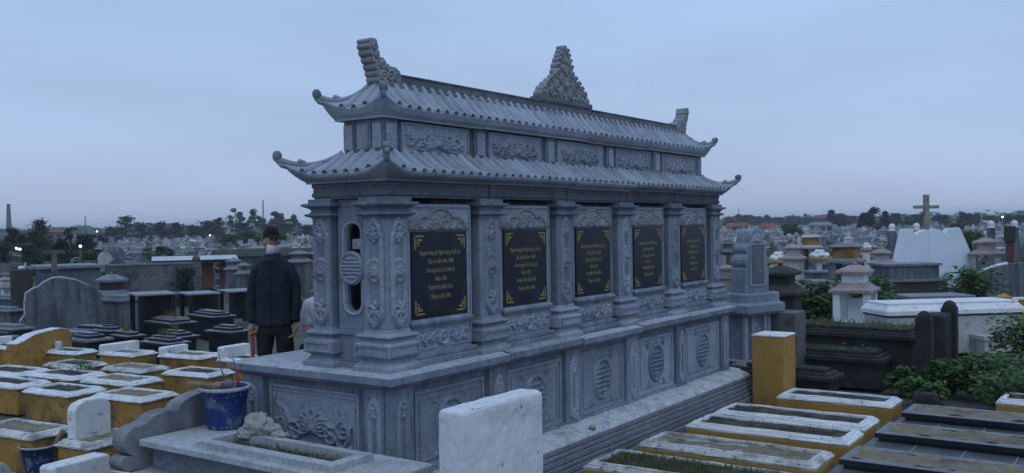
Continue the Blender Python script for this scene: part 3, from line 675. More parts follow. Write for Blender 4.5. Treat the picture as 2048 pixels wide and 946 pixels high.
# ================================================================== painted graves (stepped white rim on an ochre body)
def blades(m, x0, x1, y0, y1, z, n, h, r, w=.006, lean=.5):
    for _ in range(n):
        x, y = r.uniform(x0, x1), r.uniform(y0, y1); a = r.uniform(0, 6.28); hh = h * r.uniform(.5, 1.1); L = lean * hh * r.uniform(.2, 1)
        dx, dy = math.cos(a), math.sin(a); zz = z(x, y) if callable(z) else z
        m.add([(x - dy * w, y + dx * w, zz), (x + dy * w, y - dx * w, zz), (x + dx * L, y + dy * L, zz + hh)], [(0, 1, 2)])
    return m
def leafquads(m, pts, size, r, droop=.3):
    for (x, y, z) in pts:
        a = r.uniform(0, 6.28); t = r.uniform(-.9, .9); s = size * r.uniform(.6, 1.25)
        u = Vector((math.cos(a), math.sin(a), math.sin(t) * .6 - droop * .4)).normalized() * s
        v = Vector((-math.sin(a), math.cos(a), r.uniform(-.5, .5))).normalized() * s * .55
        p = Vector((x, y, z))
        m.add([p - u * .5, p + v * .5 - u * .05, p + u * .55, p - v * .5 - u * .05], [(0, 1, 2, 3)])
    return m
def grave(name, label, loc, rot, w, l, h, seed, bodym='ochre', rimm='white', bedm='bed', head=None, headw=None, group=None, grass=0, wide=.066, jit=.0045, bedz=.036, steps=True, lip=0):
    r = random.Random(seed); t = thing(name, label, 'grave', loc, rot, group)
    MB().rects([(0, w, 0, l, 0), (0, w, 0, l, h - .004), (.05, w - .05, .05, l - .05, h - .004), (.055, w - .055, .055, l - .055, h - .06)]).build('body', MT[bodym], t, bevel=.012)
    L = [(.020, h - .002), (.024, h + .006), (.022, h + .020), (.004, h + .024), (-.002, h + .040), (-.020, h + .043), (-.026, h + .056), (-wide, h + .056), (-wide - .006, h - .01)] if steps else [(.02, h), (.02, h + .03), (-wide, h + .03), (-wide, h - .02)]
    L = [(o + lip * 2, z) for o, z in L]
    rings = []
    for o, z in L:
        P = []
        n = 9
        c = [(-o, -o), (w + o, -o), (w + o, l + o), (-o, l + o)]
        for k in range(4):
            a, b = c[k], c[(k + 1) % 4]
            for q in range(n): P.append((a[0] + (b[0] - a[0]) * q / n + r.uniform(-jit, jit), a[1] + (b[1] - a[1]) * q / n + r.uniform(-jit, jit), z + r.uniform(-jit, jit) * .7))
        rings.append(P)
    MB().loft(rings, False, False).build('rim', MT[rimm], t)
    zs = h + bedz; i0 = wide - .01
    def zb(x, y): return zs + .008 * math.sin(x * 17 + seed) * math.cos(y * 13 + seed) 
    b = MB().grid([[(i0 + (w - 2 * i0) * i / 8, i0 + (l - 2 * i0) * j / 12, zb(i, j) + r.uniform(-.008, .008)) for j in range(13)] for i in range(9)])
    bd = b.build('bed', MT[bedm], t, True)
    if grass:
        o = blades(MB(), i0 + .02, w - i0 - .02, i0 + .02, l - i0 - .02, zs - .01, grass, .06, r, .007).build('grass', MT['grass'], t); o['kind'] = 'stuff'
    if head:                                        # (height, thickness, shape)
        hh, th, shp = head; hw_ = headw or w; x0 = (w - hw_) / 2 if hw_ <= w else 0
        if shp == 'round': P = [(x0, h), (x0 + hw_, h), (x0 + hw_, h + hh * .8), (x0 + hw_ * .88, h + hh * .95), (x0 + hw_ * .62, h + hh), (x0 + hw_ * .3, h + hh * .98), (x0 + hw_ * .1, h + hh * .92), (x0, h + hh * .78)]
        else: P = [(x0, h), (x0 + hw_, h), (x0 + hw_, h + hh * .93), (x0 + hw_ * .95, h + hh), (x0 + hw_ * .05, h + hh), (x0, h + hh * .93)]
        MB().prism(P, lambda u, v, d: (u, d, v), l - th, l + .02).build('headstone', MT['white'], t, bevel=.015)
    return t
R6 = math.radians(6.3)
GL = 'white rimmed ochre graves in the left field'
LF = [ # name label (x,y) w l  extras
 ('white rimmed ochre grave in the second row before the yellow headstone', (1.98, 7.43), .50, .91, {}),
 ('white rimmed grave at the left edge in the row under the yellow headstone', (1.74, 8.42), .52, .95, {}),
 ('white rimmed grave with sandy bed right behind the big stained ochre grave', (2.09, 6.33), .50, .90, dict(bedm='sand')),
 ('white rimmed ochre grave cut by the left edge beside the big stained one', (1.245, 7.43), .45, .95, {}),
 ('ochre grave with dark mossy stain on its big front and dark bed', (1.27, 6.30), .50, .83, {}),
 ('ochre grave just left of the grey scalloped headstone', (1.50, 5.20), .52, .82, dict(bedm='sand')),
 ('low white rimmed grave behind the blue bucket with dark bed', (3.03, 6.02), .48, .82, {}),
 ('white rimmed grave with pale sandy bed in the middle of the left field', (2.82, 7.18), .46, .80, dict(bedm='sand', rimm='white2')),
 ('white rimmed grave at the foot of the yellow headstone, grass tuft on it', (2.59, 8.34), .46, .76, dict(rimm='white2')),
 ('ochre grave with wide white end slab, left of three in the back row', (3.745, 8.81), .46, .76, dict(head=(.16, .10, 'flat'), headw=.70, bedm='sand')),
 ('ochre grave with short white end slab, middle of three in the back row', (4.084, 7.615), .46, .86, dict(head=(.15, .10, 'flat'), headw=.50, bedm='sand')),
 ('ochre grave with rounded white end slab beside the monument ledge', (4.25, 6.42), .46, .84, dict(head=(.21, .12, 'flat'), headw=.56)),
 ('small white rimmed grave right of the yellow headstone', (3.405, 9.857), .42, .72, dict(head=(.17, .08, 'flat'), headw=.1)),
 ('white topped ochre grave at the left edge beside the yellow headstone', (3.25, 11.33), .5, .95, dict(head=(.16, .1, 'flat'))),
 ('long low white rimmed grave with sandy bed behind the small bucket', (-.186, 4.388), .46, .95, dict(bedm='sand', rimm='white2')),
]
for i, (lab, p, w, l, kw) in enumerate(LF):
    grave('painted_grave', lab, (p[0], p[1], 0), R6, w, l, .33, 100 + i, group=GL, **kw)
# grave with a standing rounded white headstone in front of the small bucket
grave('painted_grave', 'ochre grave carrying an upright rounded white headstone', (-.05, 3.66, 0), R6, .62, .44, .30, 131, group=GL, bedm='sand', rimm='white2', head=(.40, .10, 'round'), headw=.40)
for (px, py, z, n) in ((30, 727, .2, 40), (168, 735, .42, 60), (8, 722, .2, 40)):
    p = onz(px, py, z); r = random.Random(px)
    t = thing('weed_tuft', {30: 'green weed tuft at the left foot of the yellow headstone', 168: 'small weed tuft growing on the grave below the yellow headstone', 8: 'green weeds at the left picture edge among the graves'}[px], 'weed', (p[0], p[1], 0 if z < .3 else .40), 0, 'weeds among the left graves')
    o = leafquads(MB(), [(r.gauss(0, .12), r.gauss(0, .10), abs(r.gauss(.08, .06))) for _ in range(n)], .07, r).build('leaves', MT['leaf'], t)
    blades(MB(), -.1, .1, -.1, .1, 0, 20, .22, r).build('stems', MT['grass'], t)
# yellow shouldered headstone
p = onz(33.3, 731.8, .22); q = onz(145, 711, .22); rt = math.atan2(q[1] - p[1], q[0] - p[0]); W = math.hypot(q[1] - p[1], q[0] - p[0])
t = thing('headstone', 'large ochre yellow headstone with curved shoulder and white top edge', 'headstone', (p[0], p[1], 0), rt)
prof = [(0, .0), (W, .0), (W, .60), (W * .93, .66), (W * .80, .70), (W * .55, .685), (W * .32, .66), (W * .22, .62), (W * .12, .575), (.0, .55)]
MB().prism(prof, lambda u, v, d: (u, d, v), 0, .20).build('slab', MT['ochre'], t, bevel=.01)
cap = [(u, v + .002) for u, v in prof[2:]] + [(u, v + .014) for u, v in reversed(prof[2:])]
MB().prism(cap, lambda u, v, d: (u, d, v), -.004, .205).build('white_capping', MT['white'], t)

# ================================================================== right field beside the plinth
GR = 'white rimmed ochre graves beside the plinth'
RF = [
 ('grass filled white rimmed grave nearest the camera beside the plinth', (1.98, -2.06), .62, 1.70, dict(grass=1500, rimm='white2')),
 ('grimy white rimmed grave holding torn pale sacking, second from the camera', (2.90, -2.03), .57, 1.64, dict(rimm='white2', bedm='sand')),
 ('white rimmed grave with dark bed and sparse weeds, third from the camera', (3.89, -2.03), .56, 1.60, dict(grass=70)),
 ('white rimmed grave with narrow dark bed just before the ochre pillar', (4.60, -2.0), .56, 1.58, dict(grass=30)),
 ('white rimmed grave starting at the foot of the ochre pillar', (5.88, -1.95), .52, 1.28, {}),
 ('white rimmed grave with dark bed behind the black slabs at the right edge', (6.75, -4.6), .6, 1.75, {}),
]
for i, (lab, p, w, l, kw) in enumerate(RF):
    t = grave('painted_grave', lab, (p[0], p[1], 0), 0, w, l, .235, 200 + i, group=GR, jit=.005, bodym='ochre2', lip=-.012, bedz=.036, **kw)
    if i == 1:                                      # torn sacking spread in the bed
        r = random.Random(4)
        A = [[(2.9 + .10 + .33 * b / 8 + r.uniform(-.008, .008), -2.03 + .42 + 1.12 * a / 14, .262 + .012 * math.sin(a * 1.3 + b) + .01 * (b > 6) + r.uniform(-.008, .008)) for b in range(9)] for a in range(15)]
        m = MB().grid(A); m.f = [f for k, f in enumerate(m.f) if not (k // 8 in (12, 11) and k % 8 in (4, 5)) and not (k // 8 < 3 and k % 8 > 4 - k // 8)]
        tag(m.build('sacking', MT['cloth'], None, True, org=(3.2, -1.2, .3)), 'torn pale sacking sheet lying in the grimy grave bed', 'cloth')
# ochre pillar (tall headstone block)
t = thing('headstone_pillar', 'tall ochre pillar headstone with white top beside the plinth end', 'headstone', (6.20, -.66, 0))
hp_ = 2.3
MB().rects([(0, .42, 0, .40, 0), (0, .42, 0, .40, .905)]).build('block', MT['ochre2'], t, bevel=.012)
MB().rects([(-.004, .424, -.004, .404, .9055), (-.006, .426, -.006, .406, .922), (.02, .40, .02, .38, .93)]).build('white_top', MT['white'], t, bevel=.006)
# black slab graves
tag(MB().box(3.02, 6.25, -4.6, -2.075, -.1, .195).build('paved_platform', MT['greyd'], None, bevel=.01), kind='structure')
for i in range(6):
    y = -2.5 - .42 * i
    tag(MB().box(3.03, 6.24, y - .004, y + .002, .19, .1975).build('joint', MT['granite'], bpy.data.objects['paved_platform']))
for i, (x, lab) in enumerate(((3.27, 'black granite slab grave with sandy bed nearest the bottom right corner'), (4.45, 'black granite slab grave with sandy bed, middle of three'), (5.56, 'black granite slab grave farthest back below the green shrubs'))):
    t = thing('slab_grave', lab, 'grave', (x, -4.6, .195), 0, 'black slab graves at the lower right')
    w = .50; l = 2.44; zt = .085
    rings = [[(a, b, z) for a, b in ((-o, -o), (w + o, -o), (w + o, l + o), (-o, l + o))] for o, z in ((0, 0), (0, .03), (.03, .034), (.03, zt - .006), (.014, zt), (-.085, zt), (-.085, zt - .05))]
    MB().loft(rings, True, False).build('slab', MT['black'], t)
    rings = [[(a, b, z) for a, b in ((-o, -o), (w + o, -o), (w + o, l + o), (-o, l + o))] for o, z in ((.0305, zt - .004), (.022, zt + .002), (-.08, zt + .002))]
    MB().loft(rings, False, False).build('slab_top', MT['slate'], t)
    r = random.Random(i + 50)
    MB().box(.07, w - .07, .07, l - .07, zt - .06, zt - .012).build('bed_floor', MT['slate'], t)
    MB().grid([[(.035 + (w - .07) * a / 12, .05 + (l - .1) * b / 44, zt - .002 + .016 * math.sin(a / 12 * PI) + .016 * math.sin(b * .9 + i * 2) * math.sin(a * .7 + b * .31) + r.uniform(-.007, .007)) for b in range(45)] for a in range(13)]).build('sand_bed', MT['sand'], t, True)
# small black stone block at the end of the ochre row
p = onz(1812, 800, .12)
t = thing('stone_block', 'small black stone block standing beside the white rimmed grave end', 'headstone', (6.30, -2.33, 0))
MB().rects([(0, .17, 0, .26, 0), (0, .17, 0, .26, .30), (.02, .15, .02, .24, .36)]).build('block', MT['blackm'], t, bevel=.02)

# ================================================================== white headstone block in the foreground
HS = (-.48, .393, -1.0, -.815, 1.19)
t = thing('headstone', 'thick white painted headstone block standing close in the foreground', 'headstone', ((HS[0] + HS[1]) / 2, -.9, 0), local=False)
nn = 18; r = random.Random(6); m = MB()
def hsb(zt): 
    return zt
m.rects([(HS[0], HS[1], HS[2], HS[3], -.0), (HS[0], HS[1], HS[2], HS[3], 1.15), (HS[0] + .004, HS[1] - .004, HS[2] + .004, HS[3] - .004, 1.185), (HS[0] + .02, HS[1] - .02, HS[2] + .02, HS[3] - .02, 1.20)])
o = m.build('block', MT['whitep'], t, bevel=.018)
sm = o.modifiers.new('cuts', 'SUBSURF'); sm.subdivision_type = 'SIMPLE'; sm.levels = 5; sm.render_levels = 5
dtx = bpy.data.textures.new('uneven_plaster', 'CLOUDS'); dtx.noise_scale = .12; dtx.noise_depth = 3
dm = o.modifiers.new('uneven', 'DISPLACE'); dm.texture = dtx; dm.strength = .016; dm.texture_coords = 'LOCAL'
# ================================================================== grey granite grave with planter, foreground
GX0, GX1, GY0, GY1, GZ = -.91, -.34, -.66, 1.575, .82
t = thing('granite_grave', 'grey granite slab grave with raised planting frame in the foreground', 'grave', ((GX0 + GX1) / 2, (GY0 + GY1) / 2, 0), local=False)
MB().rects([(GX0 + .07, GX1 - .06, GY0 + .08, GY1 - .06, .60), (GX0 + .07, GX1 - .06, GY0 + .08, GY1 - .06, GZ - .05)]).build('body', MT['stone_dark'], t)
pf = [(0, GZ - .052), (0, GZ - .006), (-.006, GZ), (-.12, GZ), (-.12, GZ - .1)]
fx0, fx1, fy0, fy1 = -.845, -.485, -.285, 1.02
m = MB()
ox = [(GX0, GX1, GY0, GY1)]
rings = [[(GX0 - o, GY0 - o, z), (GX1 + o, GY0 - o, z), (GX1 + o, GY1 + o, z), (GX0 - o, GY1 + o, z)] for o, z in ((-.01, GZ - .05), (0, GZ - .045), (0, GZ - .008), (-.008, GZ))]
rings.append([(fx0, fy0, GZ), (fx1, fy0, GZ), (fx1, fy1, GZ), (fx0, fy1, GZ)])
m.loft(rings, True, False).build('slab', MT['granite'], t)
rings = [[(fx0 - o, fy0 - o, z), (fx1 + o, fy0 - o, z), (fx1 + o, fy1 + o, z), (fx0 - o, fy1 + o, z)] for o, z in ((.002, GZ - .01), (.002, GZ + .042), (-.004, GZ + .048), (-.07, GZ + .048), (-.072, GZ - .03))]
MB().loft(rings, False, False).build('planter_frame', MT['granite'], t)
r = random.Random(12)
MB().grid([[(fx0 + .05 + (fx1 - fx0 - .1) * a / 6, fy0 + .05 + (fy1 - fy0 - .1) * b / 24, GZ - .015 + r.uniform(-.015, .015)) for b in range(25)] for a in range(7)]).build('bed', MT['bed'], t, True)
pts = []
for _ in range(420):
    y = fy0 + .09 + (fy1 - fy0 - .2) * (r.random() ** 1.1); pts.append((r.uniform(fx0 + .08, fx1 - .08), y, GZ - .012 + abs(r.gauss(0, .018))))
o = leafquads(MB(), pts, .035, r); blades(o, fx0 + .08, fx1 - .08, fy0 + .08, fy1 - .1, GZ - .012, 500, .045, r, .004)
o = o.build('ground_cover', MT['grass'], t); o['kind'] = 'stuff'
MB().rects([(-1.32, -.16, GY0 - .1, GY1 + .02, .0), (-1.32, -.16, GY0 - .1, GY1 + .02, .56), (-1.30, -.18, GY0 - .08, GY1, .60)]).build('lower_step', MT['granite'], t, bevel=.008)
# scalloped grey headstone at its far end
t = thing('headstone', 'grey cement headstone with scalloped outline at the end of the granite grave', 'headstone', (-.5, 1.68, 0), local=False)
def lobe(cx, cz, rx, rz, a0, a1, n): return [(cx + rx * math.cos(math.radians(a0 + (a1 - a0) * k / n)), cz + rz * math.sin(math.radians(a0 + (a1 - a0) * k / n))) for k in range(n + 1)]
P = [(.03, .60), (.03, .93)] + lobe(-.30, .89, .33, .175, 20, 140, 12) + lobe(-.66, .90, .16, .075, 60, 165, 7) + lobe(-.90, .80, .11, .105, 80, 265, 10) + lobe(-.98, .66, .06, .05, 100, 250, 5) + [(-.98, .60)]
P = [(x, max(z, .60)) for x, z in P]
MB().prism(P, lambda u, v, d: (u, d, v), 1.60, 1.75).build('slab', MT['cement'], t, bevel=.008)
# big blue bucket with tools
b0 = onz(452, 853, GZ); bx, by = -.575 + .06, 1.37
bx, by = float(b0[0]) - .02, float(b0[1]) - .02
t = thing('bucket', 'large blue builder bucket with grey rim standing on the granite grave', 'bucket', (bx, by, GZ)); t.scale = (.85, .85, .84)
MB().lathe([(.15, 0), (.152, .01), (.182, .2), (.205, .345), (.218, .348), (.22, .366), (.208, .37), (.2, .352), (.165, .12), (.0, .118)], 28, cap1=False).build('shell', MT['bucket'], t, True)
MB().lathe([(.209, .340), (.2225, .345), (.224, .369), (.214, .374), (.204, .366)], 28, cap0=False, cap1=False).build('mortar_rim', MT['granite'], t, True)
MB().lathe([(.2, .30), (.0, .312)], 20, cap0=False, cap1=False).build('mortar_fill', MT['mortar'], t, True)
hd = [(.2 * math.cos(a), .2 * math.sin(a), .35 + .02 * math.sin(a)) for a in np.linspace(PI * .1, PI * .9, 9)]
q = thing('trowel', 'red handled rod standing in the large blue bucket', 'tool', (bx + .07, by - .05, GZ + .235))
MB().tube([(0, 0, 0), (.008, -.008, .10), (.0, .01, .21)], [.012, .014, .008], 8).build('handle', MT['rust'], q, True)
MB().tube([(0, .01, .2), (-.01, .02, .27), (-.04, .05, .29)], .004, 6).build('wire', MT['steel'], q, True)
q = thing('trowel', 'wooden float and trowel lying on the large bucket rim', 'tool', (bx - .10, by + .10, GZ + .315))
MB().rects([(-.13, .12, -.05, .05, -.01), (-.13, .12, -.05, .05, .02)]).build('float_board', MT['wood'], q, bevel=.006)
MB().ball((.17, -.03, .035), (.05, .05, .035), 10, 6).tube([(.15, -.03, .05), (.10, .02, .13), (.07, .04, .24)], [.01, .005, .004], 6).build('ladle', MT['steel'], q, True)
q.rotation_euler = (0, .12, -.8)
# small blue bucket
p = onz(77, 934, .05)
sb = dup(t, (p[0], p[1], 0.02), 0, 'small blue bucket with sticks among the painted graves at lower left', .78); sb.scale = (.76, .76, .66)
q = thing('stick', 'thin wooden stick leaning in the small blue bucket', 'tool', (p[0] + .06, p[1] - .05, .15))
MB().tube([(0, 0, 0), (.1, -.12, .24)], [.02, .028], 8).build('shaft', MT['wood'], q, True)
MB().tube([(-.05, .06, .02), (-.09, .1, .27)], .005, 6).build('rod', MT['steel'], q, True)
# crumpled cloth bag on the planter frame
from mathutils import noise as mnoise
def lump(m, c, r, rot, seed, amp=.22, n=34, k=20):
    rings = []
    for i in range(k + 1):
        t = PI * min(max(i, .15), k - .15) / k - PI / 2; row = []
        for j in range(n):
            a = 2 * PI * j / n; d = Vector((math.cos(t) * math.cos(a), math.cos(t) * math.sin(a), math.sin(t)))
            q = d * 1.5 + Vector((seed, seed * .7, 0)); f = 1 + amp * (.6 - 1.7 * abs(mnoise.noise(q * 1.3))) + amp * .8 * (.3 - abs(mnoise.noise(q * 2.9 + Vector((3, 1, 2)))))
            p = Vector((d.x * r[0], d.y * r[1], d.z * r[2])) * f; p = Vector((p.x * math.cos(rot) - p.y * math.sin(rot), p.x * math.sin(rot) + p.y * math.cos(rot), max(p.z, -r[2] * .55)))
            row.append(p + Vector(c))
        rings.append(row)
    return m.loft(rings)
c0 = onz(517, 866, GZ + .05); m = MB()
lump(m, (0, 0, .055), (.085, .125, .105), .1, 1.3, .55)
lump(m, (.02, -.10, .04), (.06, .11, .055), .1, 4.1, .6)
lump(m, (-.06, .07, -.005), (.06, .09, .06), .3, 7.7, .5)
lump(m, (.03, -.20, .012), (.05, .12, .028), -.1, 9.2, .6)
o = m.build('crumpled_cloth', MT['cloth'], None, True); o.location = (float(c0[0]), float(c0[1]), GZ + .048)
o.scale = (.78, .8, .78)
tag(o, 'crumpled dirty beige cloth bag lying on the planter frame', 'cloth')
# lower left corner pieces
p = onz(170, 935, .42); t = grave('painted_grave', 'low white block grave cut by the bottom edge left of the scalloped headstone', (p[0] - .25, p[1] - .45, 0), R6, .62, .62, .27, 301, group=GL, rimm='white2', head=(.20, .16, 'flat'), headw=.52, bedm='sand')
p = onz(25, 930, .55)
t = thing('headstone', 'pale carved headstone shoulder cut off by the lower left corner', 'headstone', (p[0], p[1], 0), R6)
P = [(-.5, 0), (.16, 0), (.16, .38), (.13, .42), (.09, .43), (.06, .47), (.0, .50), (-.04, .56), (-.10, .60), (-.18, .66), (-.5, .72)]
MB().prism(P, lambda u, v, d: (u, d, v), 0, .16).build('slab', MT['granite'], t, bevel=.015)
# rear earth bank the people stand on
tag(MB().rects([(1.2, 6.2, 1.78, 3.2, -.1), (1.25, 6.15, 1.8, 3.1, .58), (1.3, 6.1, 1.82, 3.05, .60)]).build('rear_terrace', MT['soil'], None), kind='structure')
# ================================================================== graves and shrines behind, left
MT['paletop'] = mat('pale_slate_and_sky_sheen', (.23, .245, .275), (.17, .18, .205), 5, .5, .1, 60, stain=(.10, .105, .115), stain_amt=.5, stain_scale=5)  # pale canopy slate, also the sky sheen painted on black tier tops
OCC = []                                            # footprints already taken (x, y, r)
def ftri(L, F, R_, z):
    f = onz(*F, z); l = onz(*L, z); r = onz(*R_, z)
    w = math.hypot(r[0] - f[0], r[1] - f[1]); ll = math.hypot(l[0] - f[0], l[1] - f[1])
    rot = .5 * (math.atan2(r[1] - f[1], r[0] - f[0]) + math.atan2(l[1] - f[1], l[0] - f[0]) - PI / 2)
    OCC.append((f[0] + w / 2, f[1] + ll / 2, .7 * max(w, ll))); return (float(f[0]), float(f[1]), 0), rot, w, ll
def tiers(t, spec, w, l):
    for name, ins, z0, z1, m in spec:
        c = .012 if z1 - z0 > .03 else .004
        MB().rects([(ins, w - ins, ins, l - ins, z0), (ins, w - ins, ins, l - ins, z1 - c), (ins + c, w - ins - c, ins + c, l - ins - c, z1)]).build(name, MT[m], t)
        if m == 'black' and name != 'body': MB().rects([(ins + .006, w - ins - .006, ins + .006, l - ins - .006, z1), (ins + .01, w - ins - .01, ins + .01, l - ins - .01, z1 + .006)]).build('sky_sheen_top', MT['paletop'], t)  # sky reflection on the black tops, painted as a paler sheet
zz = lambda x, y: (200 + x / 5.913, 540 + y / 5.913)
DK = 'dark stepped graves in the left middle ground'
for lab, L, F, R_, z, top, pink in (
    ('black stepped grave just behind the white end slabs, sprouting weeds', (450, 845), (800, 880), (1090, 845), .42, 'black', 0),
    ('black stepped grave half hidden behind the weedy stepped one', (650, 770), (900, 805), (1170, 770), .44, 'black', 0),
    ('black stepped grave beside the man with the red handle', (1265, 710), (1540, 740), (1780, 708), .46, 'black', 0),
    ('dark stepped grave with pink granite top under the left canopy', (520, 600), (820, 640), (1160, 610), .46, 'black', 1),
    ('dark stepped grave in front of the middle canopy', (1060, 520), (1330, 560), (1610, 535), .46, 'black', 0),
    ('small pink edged stepped grave left of the canopy post', (120, 755), (320, 790), (545, 765), .34, 'pink', 1),
    ('low slate grave behind the yellow headstone at its right', (-330, 790), (-170, 830), (120, 790), .32, 'slate', 0),
    ('flat dark grave at the foot of the grey shrine', (-60, 700), (130, 725), (300, 700), .40, 'black', 0)):
    loc, rot, w, l = ftri(zz(*L), zz(*F), zz(*R_), z); w = min(w, 1.3); l = min(l, 1.9)
    t = thing('stepped_grave', lab, 'grave', loc, rot, DK)
    tiers(t, [('body', .05, 0, z - .05, 'black'), ('slab', -.01, z - .05, z, top if top != 'pink' else 'black'), ('upper_tier', .10, z + .0065, z + .055, 'black'), ('top_frame', .17, z + .0615, z + .095, 'pink' if pink else 'black')], w, l)
    r = random.Random(int(L[0]) + 900)
    if pink or z == .42 or z == .44:
        blades(MB(), .25, w - .25, .25, l - .25, z + .09, 40, .16, r, .012).build('weeds', MT['grass'], t)['kind'] = 'stuff'
def canopy(lab, px0, px1, py0, pyb, d, post_px, depth=1.0, wall=True):
    c = gnd((px0 + px1) / 2, d); w = (px1 - px0) * d / CF; zt = zat(px0, py0, d); 
    t = thing('canopy', lab, 'canopy', (c[0], c[1], 0), math.radians(-28 + 6), 'slate roofed grave canopies')
    OCC.append((c[0], c[1], 1.2))
    w *= .78
    MB().rects([(-w / 2, w / 2, -depth / 2, depth / 2, zt - .035), (-w / 2, w / 2, -depth / 2, depth / 2, zt)]).build('roof_slab', MT['paletop'], t, bevel=.006)
    for x in (-w / 2 + .09, w / 2 - .09):
        for y in (-depth / 2 + .09, depth / 2 - .09): MB().box(x - .045, x + .045, y - .045, y + .045, 0, zt - .036).build('post', MT['black'], t)
    if wall: MB().box(-w / 2 + .20, w / 2 - .02, .05, .16, .1, zt - .04).build('back_wall', MT['black'], t)
canopy('dark canopy with light slate roof, leftmost of the three canopies', 252, 352, 586, 658, 19.5, 273)
canopy('dark canopy with light slate roof, middle of the three canopies', 354, 436, 585, 632, 21.5, 365)
canopy('dark canopy with light slate roof nearest to the standing man', 434, 512, 580, 624, 23.0, 447)
# grey two-tier shrine
def pagoda(name, lab, px, pytop, pybase, wpx, d, rot, wallm, roofm, posts=True, zb=None, group=None, uppr=.5, floors=2, base=True):
    c = gnd(px, d); zt = zat(px, pytop, d); z0 = 0; W = wpx * d / CF * .74; H = zt
    zb = zat(px, pybase, d) if zb is None else zb
    t = thing(name, lab, 'shrine', (c[0], c[1], 0), rot, group); OCC.append((c[0], c[1], W))
    h = zt - zb
    z1 = zb + h * .50                                # lower eave
    def rf(zs, hw, hh, top):
        MB().rects([(-hw, hw, -hw * .85, hw * .85, zs), (-hw * 1.02, hw * 1.02, -hw * .87, hw * .87, zs + hh * .3), (-hw * .8, hw * .8, -hw * .68, hw * .68, zs + hh * .55), (-top, top, -top * .8, top * .8, zs + hh)]).build('roof', MT[roofm], t, bevel=.004)
        rr = bpy.data.objects[t.children[-1].name] if t.children else None
    if base: MB().box(-W * .42, W * .42, -W * .36, W * .36, 0, zb + .004).build('base', MT[wallm], t)
    if posts:
        for sx in (-1, 1):
            for sy in (-1, 1): MB().box(sx * W * .36 - W * .07, sx * W * .36 + W * .07, sy * W * .3 - W * .07, sy * W * .3 + W * .07, zb, z1).build('post', MT[wallm], t)
        MB().box(-W * .13, W * .13, -W * .12, W * .12, zb, z1 - .1 * h).build('altar_box', MT[wallm], t)
    else: MB().box(-W * .38, W * .38, -W * .32, W * .32, zb, z1).build('chamber', MT[wallm], t)
    rf(z1, W / 2, h * .17, W * .3)
    MB().box(-W * .27, W * .27, -W * .22, W * .22, z1 + h * .17, z1 + h * .32).build('upper_chamber', MT[wallm], t)
    rf(z1 + h * .32, W * .38, h * .15, W * .1)
    m = MB().ball((0, 0, z1 + h * .49), (W * .05, W * .05, h * .03), 8, 5)
    for sx in (-1, 1): m.tube([(0, 0, z1 + h * .47), (sx * W * .2, 0, z1 + h * .42), (sx * W * .36, 0, z1 + h * .345), (sx * W * .4, 0, z1 + h * .37)], [W * .02] * 4, 6)
    m.build('finial', MT[roofm], t, True)
    return t
MT['pinkroof'] = mat('faded_pink_roof', (.33, .255, .245), (.26, .205, .205), 4, .85, .4, 50, stain=(.40, .37, .35), stain_amt=.5, stain_scale=6)
MT['cream'] = mat('pale_cement', (.46, .45, .43), (.37, .365, .35), 4, .9, .3, 50, stain=(.17, .165, .15), stain_amt=.6, stain_scale=4)
MT['mossy'] = mat('black_mossy_cement', (.035, .037, .033), (.05, .05, .04), 5, .95, .8, 30, stain=(.10, .09, .07), stain_amt=.5, stain_scale=7)
MT['bluewall'] = mat('blue_grey_wall', (.085, .105, .145), (.12, .13, .15), 1.2, .9, .4, 30, stain=(.035, .055, .14), stain_amt=.8, stain_scale=.9, stain_lo=.48, stain_hi=.58)
MT['streak'] = mat('streaked_grey_wall', (.115, .128, .145), (.155, .165, .178), 1.6, .9, .5, 30, stain=(.05, .055, .06), stain_amt=.8, stain_scale=2.4, stain_st=(2.5, 2.5, .35), stain_lo=.45, stain_hi=.62)
MT['mottled'] = mat('mottled_cement_wall', (.155, .155, .155), (.11, .112, .11), 1.5, .95, .5, 20, stain=(.04, .045, .04), stain_amt=.8, stain_scale=1.8, stain_lo=.5, stain_hi=.62)
MT['redroof'] = mat('faded_red_roof', (.21, .075, .065), (.165, .065, .06), .4, .9, .3, 10)
MT['orange'] = mat('orange_brick_paint', (.17, .062, .035), (.13, .05, .03), 2, .9, .3, 30)
MT['metal'] = mat('corrugated_metal', (.50, .52, .55), (.42, .44, .47), 1, .5, .1, 20)
MT['bluewhite'] = mat('pale_blue_paint', (.70, .75, .82), (.66, .71, .79), 1.0, .85, .1, 20, stain=(.5, .5, .5), stain_amt=.3, stain_scale=.8, fine=.05)
MT['brickred'] = mat('red_painted_post', (.15, .05, .045), (.11, .042, .04), 3, .9, .3, 30)
A6 = math.radians(6)
MT['mossycream'] = mat('weathered_cross_cement', (.30, .29, .24), (.22, .215, .17), 4, .9, .3, 50, stain=(.12, .12, .07), stain_amt=.6, stain_scale=4)
pagoda('small_shrine', 'grey two tier cement shrine left of the canopies', 221, 545, 650, 86, 22.5, A6, 'mossy', 'slate', uppr=.4)
# grey sarcophagus before the shrine
def block_on(px, d, rot=A6): c = gnd(px, d); return (c[0], c[1], 0)
t = thing('sarcophagus', 'plain grey stepped sarcophagus between the shrine and the left canopy', 'grave', block_on(240, 21.5), A6); OCC.append((*block_on(240, 21.5)[:2], 1))
zt = zat(240, 592, 21.5); s_ = 21.5 / CF
tiers(t, [('body', .04, 0, zt - .14, 'streak'), ('slab', -.02, zt - .14, zt - .09, 'slate'), ('lid', .1, zt - .09, zt, 'slate')], .62, 1.0)
